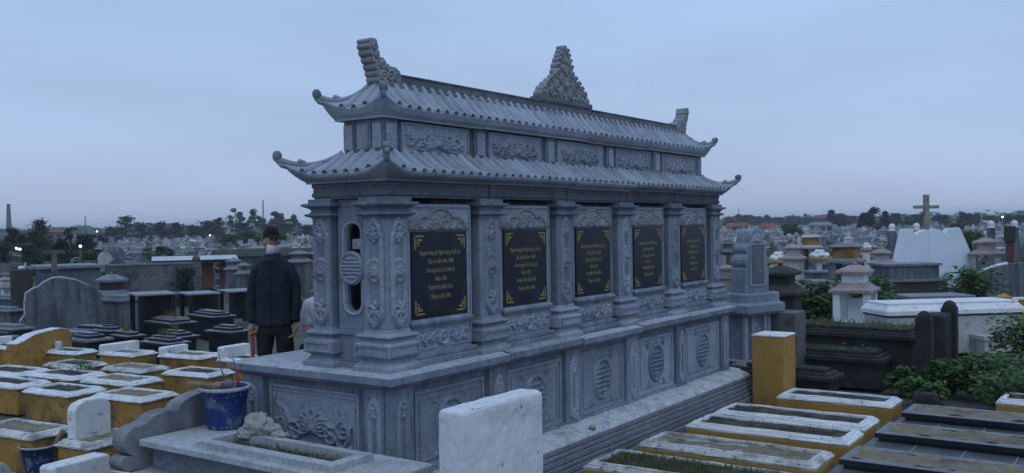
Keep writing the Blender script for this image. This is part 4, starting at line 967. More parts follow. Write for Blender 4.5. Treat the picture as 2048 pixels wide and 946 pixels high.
# scalloped grey wall
c = gnd(118, 20.5); d = 20.5; sc = d / CF
t = thing('memorial_wall', 'streaked grey scalloped memorial wall with white edge at the left', 'wall', (c[0], c[1], 0), math.radians(-20)); OCC.append((c[0], c[1], 1.2))
Zp = lambda py: zat(118, py, d)
P = [(-.80, 0), (.85, 0), (.85, Zp(590)), (.6, Zp(575)), (.3, Zp(561)), (.0, Zp(555)), (-.15, Zp(556)), (-.32, Zp(564)), (-.42, Zp(572)), (-.52, Zp(575)), (-.66, Zp(583)), (-.69, Zp(600)), (-.69, Zp(625)), (-.76, Zp(634)), (-.80, Zp(640))]
MB().prism(P, lambda u, v, w: (u, w, v), 0, .16).build('slab', MT['streak'], t, bevel=.01)
E_ = P[3:]; MB().tube([(u, .06, v) for u, v in E_], .026, 8).build('white_edge', MT['cream'], t, True)
MB().box(-.12, -.02, .17, .30, 0, Zp(500)).box(-.28, .14, .18, .29, Zp(528) + .22, Zp(520) + .22).build('cross_post', MT['mottled'], t)
# blue-grey walled tomb building
c = gnd(140, 24.5); d = 24.5
t = thing('tomb_building', 'blue grey flat roofed tomb building behind the scalloped wall', 'building', (c[0], c[1], 0), math.radians(-22)); OCC.append((c[0], c[1], 1.6))
zt = zat(140, 531, d)
MB().box(-.66, .72, 0, 1.6, 0, zt - .08).build('wall', MT['bluewall'], t)
MB().box(-.78, .78, -.10, 1.7, zt - .08, zt).build('roof_slab', MT['slate'], t, bevel=.01)
MB().box(-.76, -.64, -.02, .1, 0, zt - .081).build('pier', MT['bluewall'], t)
# long mottled wall with creeper
c = gnd(300, 28); d = 28
t = thing('boundary_wall', 'long mottled cement boundary wall with creeper behind the canopies', 'wall', (c[0], c[1], 0), math.radians(-30)); OCC.append((c[0], c[1], 2))
zt = zat(300, 530, d)
MB().box(-1.25, 1.2, 0, .2, 0, zt).build('wall', MT['mottled'], t)
MB().box(-1.28, 1.22, -.03, .23, zt, zt + .05).build('coping', MT['slate'], t)
MB().box(1.2, 1.42, -.05, .25, 0, zt + .05).ball((1.31, .1, zt + .14), .12, 10, 6).build('end_post', MT['mottled'], t)
r = random.Random(9); leafquads(MB(), [(r.gauss(.95, .16), -.06 - abs(r.gauss(0, .08)), zt * r.random() * .95) for _ in range(500)], .12, r).build('creeper', MT['leafd'], t)
# hut with metal roof
d = 34; c = gnd(388, d); zt = zat(388, 509, d)
t = thing('open_hut', 'open hut with orange posts and pale corrugated metal roof', 'hut', (c[0], c[1], 0), math.radians(-34)); OCC.append((c[0], c[1], 2.2))
m = MB(); A = []
for i in range(61):
    x = -1.45 + 2.9 * i / 60; A.append([(x, y, zt - .12 * abs(y) - .05 + .012 * (i % 2)) for y in (-1.0, 0, 1.0)])
m.grid(A).build('metal_roof', MT['metal'], t)
MB().box(-1.42, 1.42, -.95, -.88, zt - .28, zt - .18).build('fascia', MT['mossy'], t)
for x, mm, w in ((.42, 'orange', .2), (.95, 'brickred', .1), (-.1, 'brickred', .18), (-1.2, 'orange', .12)): MB().box(x - w, x + w, -.5, -.2, 0, zt - .2).build('post', MT[mm], t)
# far-left bits
for px, top, base, w, d, mm, lab in ((41, 540, 612, 15, 23, 'mossy', 'dark brown tall gate post with a white bird ornament'),):
    c = gnd(px, d); zt = zat(px, top, d); t = thing('gate_post', lab, 'post', (c[0], c[1], 0), A6); ww = w * d / CF
    MB().box(-ww, ww, -ww, ww, 0, zt).build('post', MT[mm], t, bevel=.02)
    MB().ball((0, 0, zt + .05), (.1, .05, .05), 8, 5).tube([(.05, 0, zt + .06), (.11, 0, zt + .12), (.12, 0, zt + .17)], [.03, .02, .025], 6).build('bird_ornament', MT['white'], t, True)
t = pagoda('small_shrine', 'small red and white striped shrine at the left picture edge', 8, 553, 600, 44, 26, A6, 'white', 'pinkroof')
for px, py, w, d, lab in ((20, 592, 60, 23, 'low grey stepped tomb at the left picture edge'), (14, 616, 50, 20.5, 'mossy grey tomb in front of the stepped one at the left edge'), (22, 652, 60, 18, 'dark low tomb left of the yellow headstone'), (6, 668, 40, 16.5, 'low flat dark slab beside the left picture edge'), (150, 668, 70, 17.5, 'grey low stepped tomb right behind the yellow headstone'), (190, 655, 60, 19, 'dark flat tomb right of the scalloped wall foot')):
    c = gnd(px, d); zt = zat(px, py, d); W = w * d / CF * .8
    t = thing('stepped_grave', lab, 'grave', (c[0], c[1], 0), A6, DK); OCC.append((c[0], c[1], .6))
    tiers(t, [('body', .05, 0, zt - .10, 'streak' if py < 640 else 'black'), ('slab', 0, zt - .10, zt - .06, 'slate'), ('lid', .12, zt - .06, zt, 'slate' if py < 655 else 'black')], W, .9)
for px, pyt, d, w, lab in ((466, 515, 31, 44, 'pale carved two tier shrine left of the standing man'), (598, 500, 33, 60, 'grey mossy shrine between the man and the monument column'), (486, 524, 29, 40, 'grey low shrine hidden behind the standing man')):
    pagoda('small_shrine', lab, px, pyt, pyt + 50, w, d, A6, 'streak', 'slate', posts=False)
d = 45; c = gnd(545, d); zt = zat(545, 497, d)
t = thing('long_shed', 'long dark roofed shed with red wall behind the standing man', 'shed', (c[0], c[1], 0), math.radians(-30)); OCC.append((c[0], c[1], 3))
MB().box(-2.6, 2.6, -.8, .8, 0, zt - .35).build('wall', MT['mottled'], t); MB().box(.6, 1.7, -.86, -.78, zt - .9, zt - .38).build('red_panel', MT['brickred'], t)
MB().rects([(-2.8, 2.8, -1, 1, zt - .35), (-2.8, 2.8, -1, 1, zt - .3), (-2.7, 2.7, -.1, .1, zt)]).build('roof', MT['mossy'], t)
MB().box(.6, 1.9, -1.02, -.95, zt - .28, zt - .2).build('bright_gutter', MT['metal'], t)

# ================================================================== right middle ground
# carved grey stele tomb beyond the monument end
t = thing('stele_tomb', 'grey stone stele tomb with scalloped arch beside the monument end', 'grave', (7.36, .26, 0), math.radians(-17)); OCC.append((7.6, .4, .6))
w, l = .50, .30
MB().rects([(-.16, w + .16, -.10, l + .1, 0), (-.16, w + .16, -.1, l + .1, .38), (-.10, w + .1, -.05, l + .05, .43)]).build('foundation', MT['cement'], t, bevel=.01)
MB().rects([(0, w, .02, l, .43), (0, w, .02, l, 1.03)]).build('pedestal', MT['stone'], t, bevel=.008)
for x in (-.03, .11, w - .11, w + .03 - .06): MB().box(x, x + .06, -.02, .03, .43, 1.03).build('pilaster', MT['stone2'], t, bevel=.008)
Rs = Relief(.2, .5, .01); Rs.ring(.1, .25, .055, .15, .02, .02).scroll(3, 2, .06, .14, .15, .35, .05, .015, .02); Rs.mb((.15, .0195, .48), UX, UZ, NF).build('carving', MT['stone2'], t, True)
MB().rects([(-.10, w + .14, -.12, l + .08, 1.03), (-.14, w + .18, -.15, l + .1, 1.07), (-.14, w + .18, -.15, l + .1, 1.17), (-.08, w + .12, -.1, l + .06, 1.2), (-.08, w + .12, -.1, l + .06, 1.31), (-.06, w + .1, -.08, l + .04, 1.33)]).build('cornice', MT['stone'], t, bevel=.006)
P = [(0, 1.33), (w + .02, 1.33), (w + .02, 1.66)] + lobe(w - .05, 1.76, .07, .085, -70, 70, 5) + lobe(w - .10, 1.92, .08, .075, -50, 70, 5) + lobe(w / 2 + .01, 1.98, .14, .225, 5, 175, 10) + lobe(.12, 1.92, .08, .075, 110, 230, 5) + lobe(.07, 1.76, .07, .085, 110, 250, 5) + [(0, 1.66)]
MB().prism(P, lambda u, v, q: (u, q, v), 0, l - .06).build('stele', MT['stone'], t, bevel=.006)
MB().box(.12, w - .10, -.012, .002, 1.44, 1.98).build('inscription_panel', MT['stone_dark'], t, bevel=.004)
m = MB(); frame(m, (.10, 0, 1.42), UX, UZ, NF, w - .18, .58, .02, .02); m.build('panel_frame', MT['stone2'], t)
Rs2 = Relief(.3, .14, .01); Rs2.lotus(.15, .03, .1, .02); Rs2.mb((.11, -.001, 2.0), UX, UZ, NF).build('lotus_carving', MT['stone2'], t, True)
# black long graves
def F2(x, y): return (1440 + x / 3.368, 580 + y / 3.368)
def longgrave(lab, Fp, Rp, z, l, mm='black', weeds=0, seed=1):
    f = onz(*F2(*Fp), z); r_p = onz(*F2(*Rp), z); w = math.hypot(r_p[0] - f[0], r_p[1] - f[1]); rot = math.atan2(r_p[1] - f[1], r_p[0] - f[0])
    rot = max(-.1, min(.1, rot)); w = min(w, 1.1)
    t = thing('stepped_grave', lab, 'grave', (f[0], f[1], 0), rot, 'black weathered graves right of the monument'); OCC.append((f[0] + w / 2, f[1] + l / 2, max(w, l) * .6))
    tiers(t, [('body', .05, 0, z - .09, mm), ('slab', -.01, z - .09, z - .03, mm), ('rim', .05, z - .03, z + .0, mm), ('top_frame', .12, z + .0005, z + .05, mm)], w, l)
    if weeds:
        r = random.Random(seed); leafquads(MB(), [(r.uniform(.15, w - .15), r.uniform(.15, l - .2), z + .05 + abs(r.gauss(0, .02))) for _ in range(weeds)], .07, r).build('weeds', MT['leaf'], t)['kind'] = 'stuff'
    return t
longgrave('black stepped grave with weeds in its bed behind the ochre pillar', (1095, 455), (1200, 405), .45, 1.9, 'blackm', 110, 3)
longgrave('small black stepped grave right beside the ochre pillar', (745, 575), (835, 540), .36, 1.6, 'blackm')
t = longgrave('long black grave slab with grassy top below the white pillared shrine', (1310, 300), (1420, 262), .72, 3.4, 'blackm', 90, 5)
blades(MB(), .1, .7, .1, 3.2, .75, 500, .11, random.Random(3), .012).build('grass', MT['drygrass'], t)['kind'] = 'stuff'
for (px, pyt, pyb, w, d, lab) in ((1847, 622, 772, 42, 12.6, 'black mossy round topped pillar, front one of two'), (1898, 601, 760, 38, 13.6, 'black mossy round topped pillar, rear one of two')):
    c = gnd(px, d); zt = zat(px, pyt, d); ww = w * d / CF * .36; t = thing('grave_pillar', lab, 'pillar', (c[0], c[1], 0), 0, 'black mossy grave pillars')
    MB().rects([(-ww, ww, -ww, ww, 0), (-ww, ww, -ww, ww, zt - .12), (-ww * .96, ww * .96, -ww * .96, ww * .96, zt - .10)]).ball((0, 0, zt - .12), (ww * 1.05, ww * 1.05, .12), 12, 8).jit(.006, px).build('shaft', MT['blackm'], t, bevel=.02)
c = gnd(1874, 13.4); zt = zat(1874, 628, 13.4)
tag(MB().rects([(c[0] - .25, c[0] + .3, c[1] - .15, c[1] + .15, 0), (c[0] - .25, c[0] + .3, c[1] - .15, c[1] + .15, zt)]).jit(.01).build('headstone', MT['blackm'], None, bevel=.03, org=(c[0], c[1], 0)), 'black mossy headstone slab between the two round topped pillars', 'headstone')
# white sarcophagus
d = 16.3; c = gnd(1885, d); zt = zat(1885, 601, d); L = 290 * d / CF
ca, sa = CR[0][0], CR[1][0]
t = thing('sarcophagus', 'long white sarcophagus with dark line under its chamfered lid', 'grave', (c[0], c[1], 0), math.atan2(sa, ca) + math.radians(8)); OCC.append((c[0], c[1], 1.6))
MB().box(-L / 2 + .03, L / 2 - .03, -.35, .45, 0, zt - .235).build('body', MT['cream'], t, bevel=.01)
MB().box(-L / 2 + .02, L / 2 - .02, -.36, .46, zt - .235, zt - .205).build('dark_band', MT['black'], t)
MB().rects([(-L / 2 - .01, L / 2 + .01, -.39, .49, zt - .205), (-L / 2 - .01, L / 2 + .01, -.39, .49, zt - .13), (-L / 2 + .05, L / 2 - .05, -.30, .4, zt - .04), (-L / 2 + .05, L / 2 - .05, -.30, .4, zt)]).build('lid', MT['white'], t, bevel=.008)
MB().rects([(.28, .82, -.72, -.36, 0), (.28, .82, -.72, -.36, zt - .62), (.25, .85, -.75, -.352, zt - .62), (.25, .85, -.75, -.352, zt - .55)]).build('step', MT['cream'], t)
# white pillared shrine
pagoda('pillared_shrine', 'small white pillared shrine with pink grey double roof and bushes behind', 1709, 526, 642, 128, 17.5, math.radians(4), 'whitep', 'pinkroof')
# mossy black shrine
pagoda('mossy_shrine', 'black mossy two tier shrine right beside the stele tomb', 1560, 528, 650, 138, 14.2, math.radians(5), 'mossy', 'mossy', posts=False)
c = gnd(1572, 13.2)
tag(MB().rects([(c[0] - .28, c[0] + .2, c[1] - .2, c[1] + .3, 0), (c[0] - .28, c[0] + .2, c[1] - .2, c[1] + .3, zat(1572, 622, 13.2))]).build('shrine_base', MT['mottled'], None, bevel=.01, org=(c[0], c[1], 0)), 'pale cement block below the black mossy shrine', 'block')
bsh = (('leafy_bush', 'green bush between the mossy shrine and the white pillared shrine', 1640, 18.6, .55, 1.05), ('leafy_bush', 'small green bush behind the black mossy shrine', 1597, 18.5, .35, 1.0), ('leafy_bush', 'rounded green bush in front of the pale book shaped monument', 1948, 22, .75, 1.20), ('leafy_bush', 'green bush inside the white pillared shrine background', 1716, 18.8, .75, 1.12))
def bush(name, lab, px, d, rad, top, n=1600, size=.10, m='leaf', group=None, seed=0):
    c = gnd(px, d); t = thing(name, lab, 'bush', (c[0], c[1], 0), 0, group); r = random.Random(px + seed)
    pts = []; lob = [(r.uniform(-.6, .6) * rad, r.uniform(-.6, .6) * rad, top * r.uniform(.35, .85), rad * r.uniform(.3, .6)) for _ in range(12)]
    for _ in range(n):
        x, y, z, q = r.choice(lob); v = Vector((r.gauss(0, 1), r.gauss(0, 1), r.gauss(0, 1))).normalized() * q * r.uniform(.6, 1.05)
        pts.append((x + v.x, y + v.y, max(.04, min(top * 1.05, z + v.z))))
    leafquads(MB(), pts, size, r).build('foliage', MT[m], t)
    m_ = MB()
    for x, y, z, q in lob[:6]: m_.tube([(0, 0, 0), (x * .5, y * .5, z * .5), (x, y, z)], [.02, .014, .006], 5)
    m_.build('stems', MT['bark'], t); return t
for n_, lab, px, d, rad, top in bsh: bush(n_, lab, px, d, rad, top, size=.09 + .003 * d)
# foreground shrubs on the right
for k, (px, d, rad, top, lab) in enumerate(((1985, 12.0, .58, .50, 'leafy green shrub patch behind the black slab graves'), (1905, 12.3, .40, .40, 'leafy green shrubs at the foot of the black pillars'), (2062, 13.0, .5, .92, 'tall leafy shrub cut by the right picture edge'), (1800, 12.4, .22, .34, 'small leafy weed clump beside the black stepped graves'), (1842, 11.6, .3, .28, 'low leafy weeds behind the small black stone block'), (2040, 11.0, .5, .42, 'leafy shrubs in the lower right above the black slabs'))):
    bush('leafy_shrub', lab, px, d, rad, top, 1500 if rad > .35 else 600, .095, 'leaf', 'leafy shrubs at the right', k)
# slate stepped tombs before the book monument
def slab_tomb(lab, px0, px1, pyt, d, steps, mats, rot=None, dep=1.2):
    c = gnd((px0 + px1) / 2, d); W = (px1 - px0) * d / CF; zt = zat((px0 + px1) / 2, pyt, d)
    t = thing('slab_tomb', lab, 'grave', (c[0], c[1], 0), math.atan2(sa, ca) + math.radians(6) if rot is None else rot, 'tiered slab tombs right of the monument'); OCC.append((c[0], c[1], W * .6))
    z = zt; w = W * (.8 ** 1); k = 0
    H = zt / steps
    for k in range(steps):
        ww = W / 2 * (.74 + .26 * k / max(1, steps - 1)); dd = dep / 2 * (.7 + .3 * k / max(1, steps - 1))
        MB().rects([(-ww + .06, ww - .06, -dd + .05, dd - .05, 0 if k == steps - 1 else z - H), (-ww + .06, ww - .06, -dd + .05, dd - .05, z - .06)]).build('tier', MT[mats[k % len(mats)]], t)
        MB().rects([(-ww, ww, -dd, dd, z - .06), (-ww, ww, -dd, dd, z)]).build('slab', MT['slate'], t, bevel=.005)
        z -= H
    return t
slab_tomb('dark tiered slab tomb with overhanging grey tops before the book monument', 1728, 1890, 526, 24, 3, ('streak', 'mossy', 'streak'))
slab_tomb('grey flat slab tomb between the dark tiers and the white sarcophagus', 1770, 1955, 589, 19.5, 2, ('streak',))
slab_tomb('pale flat slab tomb behind the mossy shrine', 1600, 1665, 560, 24, 2, ('cream', 'cream'))
slab_tomb('long grey flat tomb behind the pale flat one', 1596, 1690, 541, 30, 2, ('streak', 'cream'))
# big open canopy with ochre band
def flatcanopy(lab, px0, px1, pyt, pyb, d, band, topm='slate'):
    c = gnd((px0 + px1) / 2, d); W = (px1 - px0) * d / CF * .75; zt = zat(px0, pyt, d)
    t = thing('canopy', lab, 'canopy', (c[0], c[1], 0), math.radians(5), 'flat canopies right of the monument'); OCC.append((c[0], c[1], W))
    z2 = zt - .42
    MB().rects([(-W / 2 * .8, W / 2 * .8, -W * .36, W * .36, zt - .08), (-W / 2 * .9, W / 2 * .9, -W * .4, W * .4, zt - .05), (-W * .3, W * .3, -W * .25, W * .25, zt + .05)]).build('upper_roof', MT[topm], t)
    MB().box(-W / 2 * .65, W / 2 * .65, -W * .3, W * .3, z2 + .06, zt - .08).build('ochre_band', MT[band], t)
    MB().rects([(-W / 2, W / 2, -W * .45, W * .45, z2 - .06), (-W / 2, W / 2, -W * .45, W * .45, z2), (-W / 2 * .7, W / 2 * .7, -W * .32, W * .32, z2 + .07)]).build('lower_roof', MT[topm], t)
    for sx in (-1, 1):
        for sy in (-1, 1): MB().box(sx * W * .34 - .1, sx * W * .34 + .1, sy * W * .3 - .1, sy * W * .3 + .1, 0, z2 - .06).build('post', MT['streak'], t)
flatcanopy('dark double roofed canopy with ochre band behind the white pillared shrine', 1644, 1740, 490, 560, 25, 'ochre')
flatcanopy('pale flat canopy with ochre band and white posts farther back', 1592, 1650, 472, 535, 36, 'ochre', 'cream')
# white lotus ornaments and little pink roofed shrines
def lotus_tomb(lab, px, pyt, pyb, wpx, d, stem):
    c = gnd(px, d); zt = zat(px, pyt, d); W = wpx * d / CF; t = thing('lotus_tomb', lab, 'grave', (c[0], c[1], 0), 0, 'white lotus topped tombs'); OCC.append((c[0], c[1], W))
    m = MB(); r = random.Random(px)
    for k in range(10):
        a = 2 * PI * k / 10
        m.ball((W * .36 * math.cos(a), W * .3 * math.sin(a), zt - .16 - .03 * (k % 2)), (W * .16, W * .16, .085), 8, 5)
    for k in range(5):
        a = 2 * PI * k / 5; m.ball((W * .15 * math.cos(a), W * .13 * math.sin(a), zt - .06), (W * .13, W * .12, .08), 8, 5)
    m.build('lotus', MT['white'], t, True)
    MB().lathe([(W * .46, zt - .34), (W * .5, zt - .28), (W * .4, zt - .22)], 14).build('ochre_ring', MT['ochre2'], t)
    MB().lathe([(stem * W, 0), (stem * W, zt - .33)], 12).build('stem', MT['white'], t)
lotus_tomb('white lotus topped tomb with ochre ring beside the stele', 1556, 504, 545, 40, 27, .4)
lotus_tomb('white carved lotus flower ornament on a white post', 1638, 500, 535, 44, 31, .12)
lotus_tomb('small white lotus finial beside the dark canopy', 1732, 486, 510, 22, 38, .35)
pagoda('small_shrine', 'small pink roofed double shrine behind the lotus topped tomb', 1586, 486, 552, 68, 25, math.radians(5), 'cream', 'pinkroof', posts=False)
pagoda('small_shrine', 'pink brown roofed shrine left of the book monument', 1762, 496, 560, 76, 27.5, math.radians(5), 'cream', 'pinkroof', posts=False)
pagoda('small_shrine', 'pale grey two tier shrine right of the book monument', 1972, 474, 545, 98, 31, math.radians(5), 'cream', 'pinkroof')
# book shaped white monument with cross
d = 31; c = gnd(1858, d); k_ = d / CF
t = thing('book_monument', 'pale blue white open book shaped monument carrying a tall cross', 'monument', (c[0], c[1], 0), math.atan2(sa, ca) + math.radians(4)); OCC.append((c[0], c[1], 2))
Zp = lambda py: zat(1858, py, d); X = lambda px: (px - 1858) * k_ * 1.1
P = [(X(1778), Zp(545)), (X(1801), Zp(457)), (X(1822), Zp(457)), (X(1829), Zp(468)), (X(1836), Zp(463)), (X(1850), Zp(459)), (X(1858), Zp(460)), (X(1866), Zp(457)), (X(1882), Zp(462)), (X(1887), Zp(466)), (X(1892), Zp(457)), (X(1914), Zp(456)), (X(1938), Zp(520)), (X(1938), 0), (X(1778), 0)]
def bend(u, v, w): return (u, w - .30 * (1 - abs(u) / 1.35) - .12 * (1 if u > 0 else 0) * 0, v)
PL = [(X(1778), Zp(545)), (X(1801), Zp(457)), (X(1822), Zp(457)), (X(1829), Zp(468)), (X(1836), Zp(463)), (X(1850), Zp(459)), (0, Zp(461)), (0, 0), (X(1778), 0)]
PR = [(0, 0), (0, Zp(461)), (X(1866), Zp(457)), (X(1882), Zp(462)), (X(1887), Zp(466)), (X(1892), Zp(457)), (X(1914), Zp(456)), (X(1938), Zp(520)), (X(1938), 0)]
MB().prism(PL, lambda u, v, w: (u, w + .28 * u, v), 0, .25).build('left_page', MT['bluewhite'], t, bevel=.02)
MB().prism(PR, lambda u, v, w: (u, w + .28 * -u * -1 * 0 - .10 * u, v), 0, .25).build('right_page', MT['bluewhite'], t, bevel=.02)
cr = MB().box(-.08, .08, .10, .24, Zp(462), Zp(389)).box(-.42, .42, .11, .23, Zp(417), Zp(410.5)); cr.build('cross', MT['mossycream'], t, bevel=.01)
for px, pyt, d, lab in ((1784, 447, 33, 'grey post with white ball finial left of the book monument'), (1833, 446, 36, 'post with white ball finial behind the left page of the book monument'), (1982, 441, 38, 'post with white ball finial above the pale two tier shrine'), (2029, 440, 36, 'dark red post with white ball finial at the right edge')):
    c = gnd(px, d); zt = zat(px, pyt, d); s_ = d / CF; t = thing('finial_post', lab, 'post', (c[0], c[1], 0), math.radians(5), 'posts with white ball finials')
    MB().box(-7.5 * s_, 7.5 * s_, -7.5 * s_, 7.5 * s_, 0, zt - 15 * s_).build('post', MT['streak'], t)
    MB().lathe([(8 * s_, zt - 15 * s_), (8 * s_, zt - 13.5 * s_), (4.5 * s_, zt - 12.5 * s_), (6.2 * s_, zt - 9 * s_), (6.4 * s_, zt - 6 * s_), (5 * s_, zt - 2 * s_), (1 * s_, zt)], 16).build('ball_finial', MT['white'], t, True)
d = 30; c = gnd(2020, d); t = thing('gate_post', 'red painted gate pillar with dark carved capital at the right', 'post', (c[0], c[1], 0), 0); s_ = d / CF
MB().box(-7 * s_, 7 * s_, -7 * s_, 7 * s_, 0, zat(2020, 484, d)).build('shaft', MT['brickred'], t)
MB().box(-12 * s_, 10 * s_, -10 * s_, 10 * s_, zat(2020, 484, d), zat(2020, 452, d)).build('capital', MT['mossy'], t, bevel=.03)
d = 26; c = gnd(2012, d); t = thing('memorial_wall', 'grey round arched wall with white edge at the right picture edge', 'wall', (c[0], c[1], 0), math.atan2(sa, ca) + .1); s_ = d / CF; OCC.append((c[0], c[1], 1))
Zp = lambda py: zat(2012, py, d)
P = [(-66 * s_, 0)] + [((-66 + 110 * q) * s_, Zp(552) + (Zp(527) - Zp(552)) * math.sin(PI * min(1, q * 1.05) * .55) ** .8) for q in np.linspace(0, 1, 12)] + [(44 * s_, 0)]
MB().prism(P, lambda u, v, w: (u, w, v), 0, .2).build('wall', MT['streak'], t)
MB().tube([(u, .05, v + .02) for u, v in P[1:9]], .05, 8).build('white_edge', MT['white'], t, True)
d = 20; c = gnd(2006, d); t = thing('ochre_kerb', 'low ochre and white kerb posts beside the white sarcophagus', 'kerb', (c[0], c[1], 0), math.atan2(sa, ca) + .15); s_ = d / CF
Zp = lambda py: zat(2006, py, d)
MB().rects([(-11 * s_, 11 * s_, -.12, .12, 0), (-11 * s_, 11 * s_, -.12, .12, Zp(594)), (-12 * s_, 12 * s_, -.13, .13, Zp(594)), (0, .01, 0, .01, Zp(586))]).build('post', MT['ochre2'], t)
MB().box(12 * s_, 60 * s_, -.08, .08, 0, Zp(600)).build('kerb', MT['ochre2'], t); MB().box(12 * s_, 60 * s_, -.1, .1, Zp(600), Zp(596)).build('kerb_top', MT['white'], t)
# ================================================================== people
MT['navy'] = mat('dark_navy_jacket', (.015, .022, .036), (.010, .015, .025), 6, .9, .5, 40, stain=(.035, .038, .045), stain_amt=.4, stain_scale=5)
MT['trouser'] = mat('dark_trousers', (.022, .02, .02), (.015, .014, .014), 7, .9, .5, 40, stain=(.05, .045, .04), stain_amt=.5, stain_scale=5)
MT['skin'] = mat('skin', (.40, .24, .17), (.34, .20, .14), 12, .6, .05, 80)
MT['mask'] = mat('white_face_mask', (.72, .73, .75), (.62, .63, .66), 20, .8, .3, 50)
MT['hair'] = mat('black_hair', (.012, .011, .011), None, 20, .7, .3, 90)
MT['shirt'] = mat('pale_blue_shirt', (.68, .72, .82), (.58, .62, .72), 8, .9, .4, 40)
MT['cap'] = mat('black_cap', (.014, .013, .014), (.02, .018, .018), 12, .9, .3, 60)
def skinned(name, joints, edges, material, parent, sub=2, root=0):
    me = bpy.data.meshes.new(name); me.from_pydata([j[0] for j in joints], edges, []); o = bpy.data.objects.new(name, me); COL.objects.link(o)
    me.materials.append(material); o.parent = parent
    sk = o.modifiers.new('skin', 'SKIN'); sk.use_smooth_shade = True; sk.branch_smoothing = .4
    if not me.skin_vertices: me.attributes  # layer appears with the modifier
    lay = me.skin_vertices[0].data if len(me.skin_vertices) else None
    for i, j in enumerate(joints):
        r = j[1]; lay[i].radius = r if isinstance(r, tuple) else (r, r)
    lay[root].use_root = True
    s = o.modifiers.new('sub', 'SUBSURF'); s.levels = sub; s.render_levels = sub
    return o
def hand(parent, wrist, dirv, palm_n, mat_, curl=.6, grip=None, s=1.0):
    w = Vector(wrist); d = Vector(dirv).normalized(); n = Vector(palm_n).normalized(); a = d.cross(n).normalized()
    J = [(w, (.026 * s, .022 * s)), (w + d * .045 * s, (.036 * s, .017 * s)), (w + d * .085 * s, (.040 * s, .015 * s))]; E = [(0, 1), (1, 2)]
    o = skinned('hand', [(tuple(p), r) for p, r in J], E, mat_, parent, 2)
    for k, (off, L) in enumerate(((-.030, .066), (-.010, .075), (.011, .070), (.030, .055))):
        p = w + (d * .088 + a * off) * s; P = [p]; ang = .25 + curl * .3
        for q in range(3):
            ang += curl * .75; p = p + (d * math.cos(ang) + n * math.sin(ang)) * L * s / 2.6; P.append(p)
        MB().tube([tuple(x) for x in P], [.0095 * s, .0092 * s, .0085 * s, .0065 * s], 7).build('finger', mat_, o, True)
    p = w + (d * .03 - a * .03) * s; P = [p, p + (d * .03 - a * .028 + n * .012) * s, p + (d * .058 - a * .026 + n * .034) * s]
    MB().tube([tuple(x) for x in P], [.013 * s, .0115 * s, .009 * s], 7).build('thumb', mat_, o, True)
    return o
# --- the standing man: faces towards the camera's right
dP = 8.45; base = gnd(546, dP); FZ = .60
fw = Vector((CR[0][0], CR[1][0], 0)).normalized()          # picture right
bk = Vector((-CR[0][2], -CR[1][2], 0)).normalized()        # into the picture
man = thing('person', 'standing person in dark jacket, black cap and white face mask', 'person', (base[0], base[1], FZ), math.atan2(fw.y, fw.x)); man.scale = (.84, .90, 1)
# local frame: x = picture right, y = away from the camera, z = up; height 1.70
Jb = [((0, 0, .93), (.07, .05)), ((0, 0, 1.08), (.10, .075)), ((.0, 0, 1.22), (.12, .08)), ((.0, 0.005, 1.33), (.10, .06)), ((-.005, .01, 1.43), (.055, .055)), ((-.01, .0, 1.50), (.052, .055)),
      ((-.115, .01, 1.34), .035), ((-.212, .006, 1.22), .034), ((-.236, -.01, 1.10), .034), ((-.236, -.03, .97), .03), ((-.232, -.045, .86), .028),
      ((.115, .01, 1.34), .035), ((.210, .006, 1.22), .034), ((.234, .0, 1.10), .034), ((.234, -.015, .97), .03), ((.23, -.03, .86), .028),
      ((-.085, 0, .82), (.08, .08)), ((-.115, 0, .52), .070), ((-.12, .02, .28), .056), ((-.12, .02, .07), .042), ((-.125, -.09, .035), .036),
      ((.085, 0, .82), (.08, .08)), ((.115, 0, .52), .070), ((.12, .02, .28), .056), ((.12, .02, .07), .042), ((.13, -.09, .035), .036)]
Eb = [(0, 1), (1, 2), (2, 3), (3, 4), (4, 5), (3, 6), (6, 7), (7, 8), (8, 9), (9, 10), (3, 11), (11, 12), (12, 13), (13, 14), (14, 15), (0, 16), (16, 17), (17, 18), (18, 19), (19, 20), (0, 21), (21, 22), (22, 23), (23, 24), (24, 25)]
body = skinned('body', Jb, Eb, MT['skin'], man, 2)
# clothing as its own surfaces over the body
def oval(cx, cy, z, a, b, n=24, p=2.4):
    return [(cx + a * math.copysign(abs(math.cos(t)) ** (2 / p), math.cos(t)), cy + b * math.copysign(abs(math.sin(t)) ** (2 / p), math.sin(t)), z) for t in np.linspace(0, 2 * PI, n, endpoint=False)]
jm = MB().loft([oval(0, 0, z, a, b) for z, a, b in ((.838, .196, .142), (.842, .208, .155), (.90, .207, .154), (.98, .202, .148), (1.06, .196, .142), (1.14, .193, .139), (1.22, .195, .137), (1.30, .190, .130), (1.36, .172, .118), (1.405, .138, .102), (1.435, .105, .09), (1.46, .082, .078), (1.475, .07, .07))], False, False)
for sx in (-1, 1):
    jm.tube([(sx * .11, .01, 1.385), (sx * .166, .01, 1.352), (sx * .205, .008, 1.27), (sx * .228, .004, 1.2), (sx * .238, -.004, 1.12), (sx * .242, -.014, 1.04), (sx * .240, -.026, .96), (sx * .236, -.036, .90), (sx * .233, -.042, .862)], [.045, .062, .064, .060, .056, .054, .051, .048, .047], 16)
jo = jm.build('jacket', MT['navy'], man, True)
dt = bpy.data.textures.new('creases', 'CLOUDS'); dt.noise_scale = .09; dt.noise_depth = 3
ss = jo.modifiers.new('sub', 'SUBSURF'); ss.levels = 2; ss.render_levels = 2
dm = jo.modifiers.new('creases', 'DISPLACE'); dm.texture = dt; dm.strength = .035; dm.mid_level = .5; dm.texture_coords = 'LOCAL'
